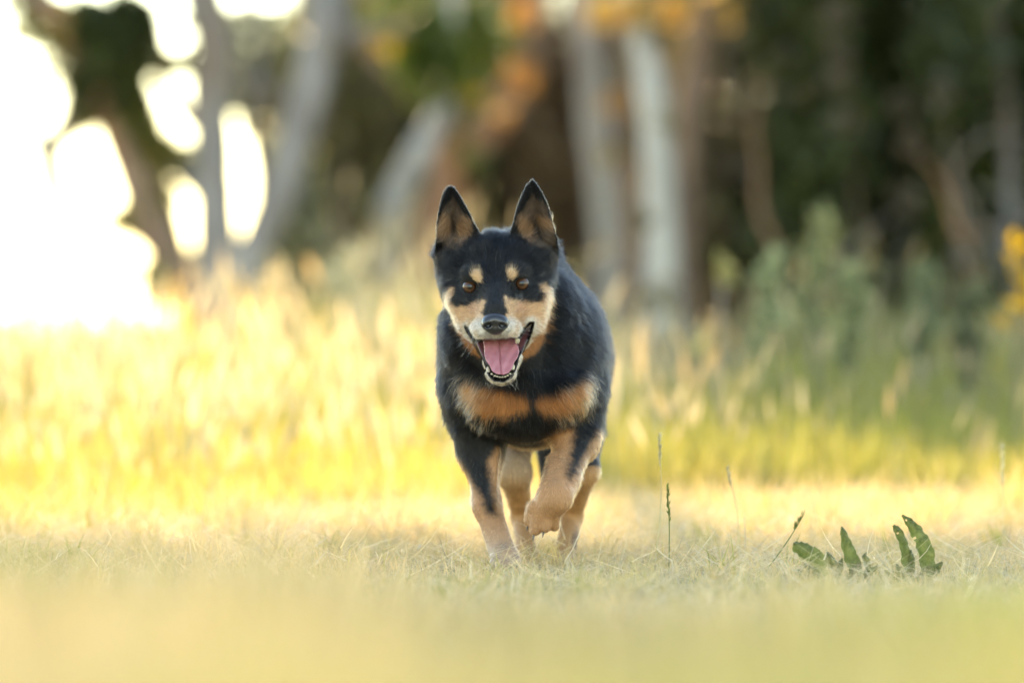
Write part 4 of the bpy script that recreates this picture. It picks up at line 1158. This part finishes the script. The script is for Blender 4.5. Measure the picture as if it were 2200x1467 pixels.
# ---- tongue
TONGUE = poly_px([(505, 860), (520, 960), (525, 1060), (545, 1130), (585, 1180), (610, 1240), (660, 1275), (740, 1285), (800, 1265), (840, 1215), (868, 1140), (905, 1090), (922, 1030), (912, 960), (880, 900), (860, 860)], 940, 560, H5)
def build_tongue():
    h = 0.0010
    F = Field(np.arange(-0.055, 0.020, h), np.arange(-0.105, 0.020, h), np.arange(0.290, 0.385, h))
    Y = F.y[None, :, None]; s = SCL(-.06)
    PX, PY = np.meshgrid(1100 + F.x / s, 680 - (F.z - CAM_H) / s, indexing='ij')
    o = poly_sd(PX, PY, TONGUE) * s
    t = np.clip((PY - 722) / 85.0, 0, 1)
    D = -0.030 - 0.056 * t ** 0.8
    D = D - 0.007 * np.clip(np.abs(PX - 1076) / 36.0, 0, 1) ** 2 + .0016 * np.sin(PY * .21) * np.clip(np.abs(PX - 1076) / 36.0, 0, 1) ** 3 + .0009 * np.sin(PX * .3 + PY * .17) + 0.0042 * np.exp(-((PX - 1073 - 6 * (t - .3)) / 2.0) ** 2)
    d = np.maximum((np.abs(Y - D[:, None, :]) - 0.0045) * .8, (o + .002)[:, None, :])
    F.v = d.astype(np.float32) - .0015
    return F.mesh()
m_tong, nt, out = new_mat('dog_tongue')
tc = nd(nt, 'ShaderNodeTexCoord'); nz = nd(nt, 'ShaderNodeTexNoise', Scale=420.0, Detail=3.0); bp = nd(nt, 'ShaderNodeBump', Strength=0.5, Distance=0.0012)
rp = nd(nt, 'ShaderNodeValToRGB'); rp.color_ramp.elements[0].color = (0.30, 0.105, 0.125, 1); rp.color_ramp.elements[1].color = (0.47, 0.19, 0.21, 1)
n2 = nd(nt, 'ShaderNodeTexNoise', Scale=95.0, Detail=3.0)
p = nd(nt, 'ShaderNodeBsdfPrincipled', Roughness=0.30); p.inputs['Coat Weight'].default_value = .4; p.inputs['Coat Roughness'].default_value = .12; p.inputs['Subsurface Weight'].default_value = 0.25; p.inputs['Subsurface Radius'].default_value = (0.006, 0.002, 0.0015)
nt.links.new(tc.outputs['Object'], nz.inputs['Vector']); nt.links.new(tc.outputs['Object'], n2.inputs['Vector']); nt.links.new(n2.outputs[0], rp.inputs[0]); nt.links.new(rp.outputs[0], p.inputs['Base Color'])
nt.links.new(nz.outputs[0], bp.inputs['Height']); nt.links.new(bp.outputs[0], p.inputs['Normal']); nt.links.new(p.outputs[0], out.inputs[0])
tv, tf = build_tongue()
link('tongue', np_mesh('tongue', tv, tf, True), dog, m_tong)

# ---- teeth
m_tooth, nt, out = new_mat('dog_tooth')
p = nd(nt, 'ShaderNodeBsdfPrincipled', Roughness=0.25); p.inputs['Base Color'].default_value = (0.42, 0.37, 0.27, 1); nt.links.new(p.outputs[0], out.inputs[0])
def tooth(px, py, Y, w, hgt, lean=0, up=True):
    vs, fs = [], []
    n = 8
    prof = [(0, 1.0), (.35, 1.0), (.7, .72), (.92, .36), (1.0, .05)]
    for t, r in prof:
        for i in range(n):
            a_ = 2 * math.pi * i / n
            vs.append((r * w * math.cos(a_) + lean * t * hgt, r * w * .8 * math.sin(a_) + .12 * hgt * t * t, (t * hgt) * (1 if up else -1)))
    for j in range(len(prof) - 1):
        for i in range(n):
            q = (j * n + i, j * n + (i + 1) % n, (j + 1) * n + (i + 1) % n, (j + 1) * n + i)
            fs.append(q if up else q[::-1])
    o = link('tooth', np_mesh('tooth', vs, fs, True), dog, m_tooth)
    o.location = Vector(P(px, py, Y))
for tx, ty, tw, th in ((1057, 804, .0023, .0040), (1063, 807.5, .0021, .0034), (1068.5, 809, .0019, .0036), (1074, 810, .0018, .0028), (1079.5, 810, .0018, .0031), (1085, 809, .0019, .0030), (1090.5, 807, .0021, .0034), (1096, 803.5, .0023, .0039)):
    tooth(tx, ty + .8, -.0765, tw, th * .8, rng.normal(0, .1))
tooth(1049, 799, -.074, .0030, .0090, -.12)
tooth(1101, 794, -.074, .0030, .0090, .18)
tooth(1110.5, 727, -.066, .0030, .0085, -.1, up=False)
tooth(1113, 728, -.050, .0030, .0080, 0, up=False)

# ---- claws
m_claw, nt, out = new_mat('dog_claw')
p = nd(nt, 'ShaderNodeBsdfPrincipled', Roughness=0.35); p.inputs['Base Color'].default_value = (0.06, 0.045, 0.035, 1); nt.links.new(p.outputs[0], out.inputs[0])
def claw(px, py, Y, L, w, dx, dz):
    pth = [np.array(P(px, py, Y)) + np.array([dx, -.25 * t, dz]) * L * t + np.array([0, .0, -.25 * L * t * t]) for t in (0, .35, .7, 1.0)]
    v, q = tube(pth, [w, w * .85, w * .55, w * .12], 8, 0, 1)
    link('claw', np_mesh('claw', v, q, True), dog, m_claw)
for ax_, ay_, ar_, tx, ty, tr, ty_ in TOES[:3]:
    claw(tx - 2, ty + tr * .55, ty_ - tr * SCL(0) * .6, .010, .0022, -.25, -.9)
for tx, ty in ((1064, 1214), (1079, 1218), (1095, 1217), (1109, 1210)):
    claw(tx, ty, .100, .010, .0024, .05, -.6)

# ------------------------------------------------------------------ plants standing in the mown strip
m_dock, nt, out = new_mat('dock_leaf')
tc = nd(nt, 'ShaderNodeTexCoord'); nz = nd(nt, 'ShaderNodeTexNoise', Scale=90.0, Detail=4.0)
rp = nd(nt, 'ShaderNodeValToRGB'); rp.color_ramp.elements[0].position = .35; rp.color_ramp.elements[0].color = (.13, .16, .04, 1); rp.color_ramp.elements[1].position = .75; rp.color_ramp.elements[1].color = (.29, .30, .09, 1)
p = nd(nt, 'ShaderNodeBsdfPrincipled', Roughness=.5); t_ = nd(nt, 'ShaderNodeBsdfTranslucent'); mx = nd(nt, 'ShaderNodeMixShader'); mx.inputs[0].default_value = .6
nt.links.new(tc.outputs['Object'], nz.inputs['Vector']); nt.links.new(nz.outputs[0], rp.inputs[0]); nt.links.new(rp.outputs[0], p.inputs['Base Color']); nt.links.new(rp.outputs[0], t_.inputs['Color'])
nt.links.new(p.outputs[0], mx.inputs[1]); nt.links.new(t_.outputs[0], mx.inputs[2]); nt.links.new(mx.outputs[0], out.inputs[0])

def dock_leaf(pts, Y, parent, seed, bow=.03):
    """a ragged leaf along (px, py, half width px)"""
    r_ = np.random.default_rng(seed)
    pts = np.array(pts, float); m = len(pts)
    tt = np.linspace(0, m - 1, 30); a = np.stack([np.interp(tt, np.arange(m), pts[:, i]) for i in range(3)], 1)
    for _ in range(2):
        a[1:-1] = .25 * a[:-2] + .5 * a[1:-1] + .25 * a[2:]
    vs = []; q = []
    for i in range(30):
        tg = a[min(i + 1, 29)] - a[max(i - 1, 0)]; nn = np.array([tg[1], -tg[0]]); nn /= np.linalg.norm(nn) + 1e-9
        f = i / 29; Yc = Y - bow * math.sin(f * 2.6)
        for k in (-1, -.5, 0, .5, 1):
            w = a[i, 2] * k * (1 + (.05 * r_.normal() + .10 * math.sin(i * (1.1 if k > 0 else 1.37) + seed) if abs(k) == 1 else 0))
            x_, y_, z_ = P(a[i, 0] + nn[0] * w, a[i, 1] + nn[1] * w, Yc + .010 * abs(k) + .003 * r_.normal())
            vs.append((x_, y_, max(z_, -.012)))
    for i in range(29):
        for k in range(4):
            q.append((i * 5 + k, i * 5 + k + 1, i * 5 + k + 6, i * 5 + k + 5))
    q = np.array(q)
    if seed in (5, 6):                                  # the tall leaves are eaten through in places
        q = np.delete(q, r_.choice(len(q), 2, replace=False), 0)
    return link('leaf', np_mesh('leaf', vs, q, True), parent, m_dock)

YD = -.18
d1 = empty('dock_plant', (P(1800, 0, YD)[0], YD, 0)); tag(d1, 'ragged dark green broad leaved weed left of the taller curled leaves', 'weed')
dock_leaf([(1795, 1262, 8), (1778, 1228, 20), (1755, 1200, 20), (1730, 1184, 18), (1712, 1172, 13), (1707, 1164, 3)], YD, d1, 1)
dock_leaf([(1848, 1262, 7), (1840, 1225, 15), (1828, 1195, 15), (1818, 1165, 11), (1811, 1140, 6), (1808, 1130, 1)], YD, d1, 2)
dock_leaf([(1800, 1260, 5), (1796, 1220, 9), (1784, 1198, 7), (1776, 1185, 2)], YD, d1, 3)
dock_leaf([(1862, 1260, 4), (1866, 1220, 6), (1861, 1205, 9), (1857, 1193, 5), (1862, 1186, 1)], YD, d1, 4)
d2 = empty('dock_plant', (P(1965, 0, YD)[0], YD + .05, 0)); tag(d2, 'dark green weed with two tall curled leaves at lower right', 'weed')
dock_leaf([(1965, 1262, 8), (1950, 1215, 13), (1946, 1185, 10), (1938, 1158, 9), (1928, 1138, 9), (1919, 1128, 3)], YD + .05, d2, 5)
dock_leaf([(1985, 1264, 8), (1994, 1215, 17), (1990, 1180, 17), (1975, 1150, 15), (1955, 1122, 10), (1938, 1106, 2)], YD + .05, d2, 6)
dock_leaf([(1955, 1262, 5), (1958, 1222, 8), (1958, 1200, 8), (1956, 1180, 2)], YD + .05, d2, 7)

for k_, (ax_, bx_, by_, w_) in enumerate(((1770, 1728, 1226, 12), (1820, 1850, 1222, 11), (1790, 1810, 1214, 10), (1835, 1885, 1232, 10), (1760, 1700, 1238, 10))):
    dock_leaf([(ax_, 1264, 5), ((ax_ * 2 + bx_) / 3, (1264 * 2 + by_ - 16) / 3 - 6, w_), ((ax_ + bx_ * 2) / 3, (1264 + (by_ - 16) * 2) / 3 - 4, w_ * .9), (bx_, by_ - 16, 2)], YD - .02 + .015 * k_, d1, 10 + k_)
for k_, (ax_, bx_, by_, w_) in enumerate(((1960, 1925, 1228, 11), (1985, 2025, 1222, 12), (1972, 1998, 1230, 10), (1950, 1900, 1240, 10))):
    dock_leaf([(ax_, 1264, 5), ((ax_ * 2 + bx_) / 3, (1264 * 2 + by_ - 16) / 3 - 6, w_), ((ax_ + bx_ * 2) / 3, (1264 + (by_ - 16) * 2) / 3 - 4, w_ * .9), (bx_, by_ - 16, 2)], YD + .02 + .015 * k_, d2, 20 + k_)

def stalk(pts, Y, label, tone, head, htone, group=None):
    """a thin grass stalk with a rough spike of seeds at the top"""
    c = [P(a, b, Y) for a, b in pts]; c[0] = (c[0][0], Y, 0.0)
    t = empty('grass_stalk', (c[0][0], Y, 0)); tag(t, label, 'grass stalk', group)
    v, q = tube(c, [.0009] * (len(c) - 1) + [.0005], 5, 0, 3)
    link('stem', np_mesh('stem', v, q, True, {'tone': np.tile(tone, (len(v), 1))}), t, m_grass)
    n_ = 46; L, w = head
    top = np.array(c[-1]); dn = np.array(c[-1]) - np.array(c[-2]); dn /= np.linalg.norm(dn)
    f = rng.random(n_); b = top[None, :] - dn[None, :] * (f * L)[:, None] + rng.normal(0, w * .12, (n_, 3))
    v, q, tn = heads(b, rng.uniform(.006, .011, n_), np.full(n_, w * .42), rng.uniform(0, 6.28, n_), rng.uniform(.1, .6, n_), np.tile(htone, (n_, 1)) * rng.lognormal(0, .2, n_)[:, None])
    link('seed_head', np_mesh('seed_head', v, q, False, {'tone': tn}), t, m_grass)
DG, PG = (.24, .26, .10), (.62, .56, .36)
stalk([(1437, 1215), (1438, 1130), (1434, 1042)], .02, 'green grass stalk with a dense spike right of the dog', DG, (.058, .0055), (.17, .21, .06))
stalk([(1408, 1225), (1420, 1080), (1417, 938)], .35, 'tallest pale grass stalk right of the dog', PG, (.05, .006), PG)
stalk([(1590, 1200), (1582, 1090), (1562, 1008)], .5, 'thin stalk with a small drooping pale head', PG, (.030, .0042), (.56, .5, .34))
stalk([(2155, 1200), (2155, 1080), (2152, 960)], .9, 'pale stalk near the right edge', PG, (.07, .008), PG)
stalk([(1640, 1270), (1690, 1165), (1728, 1104)], -.1, 'dark thin stalk slanting right before the broad leaved weed', DG, (.03, .003), DG)
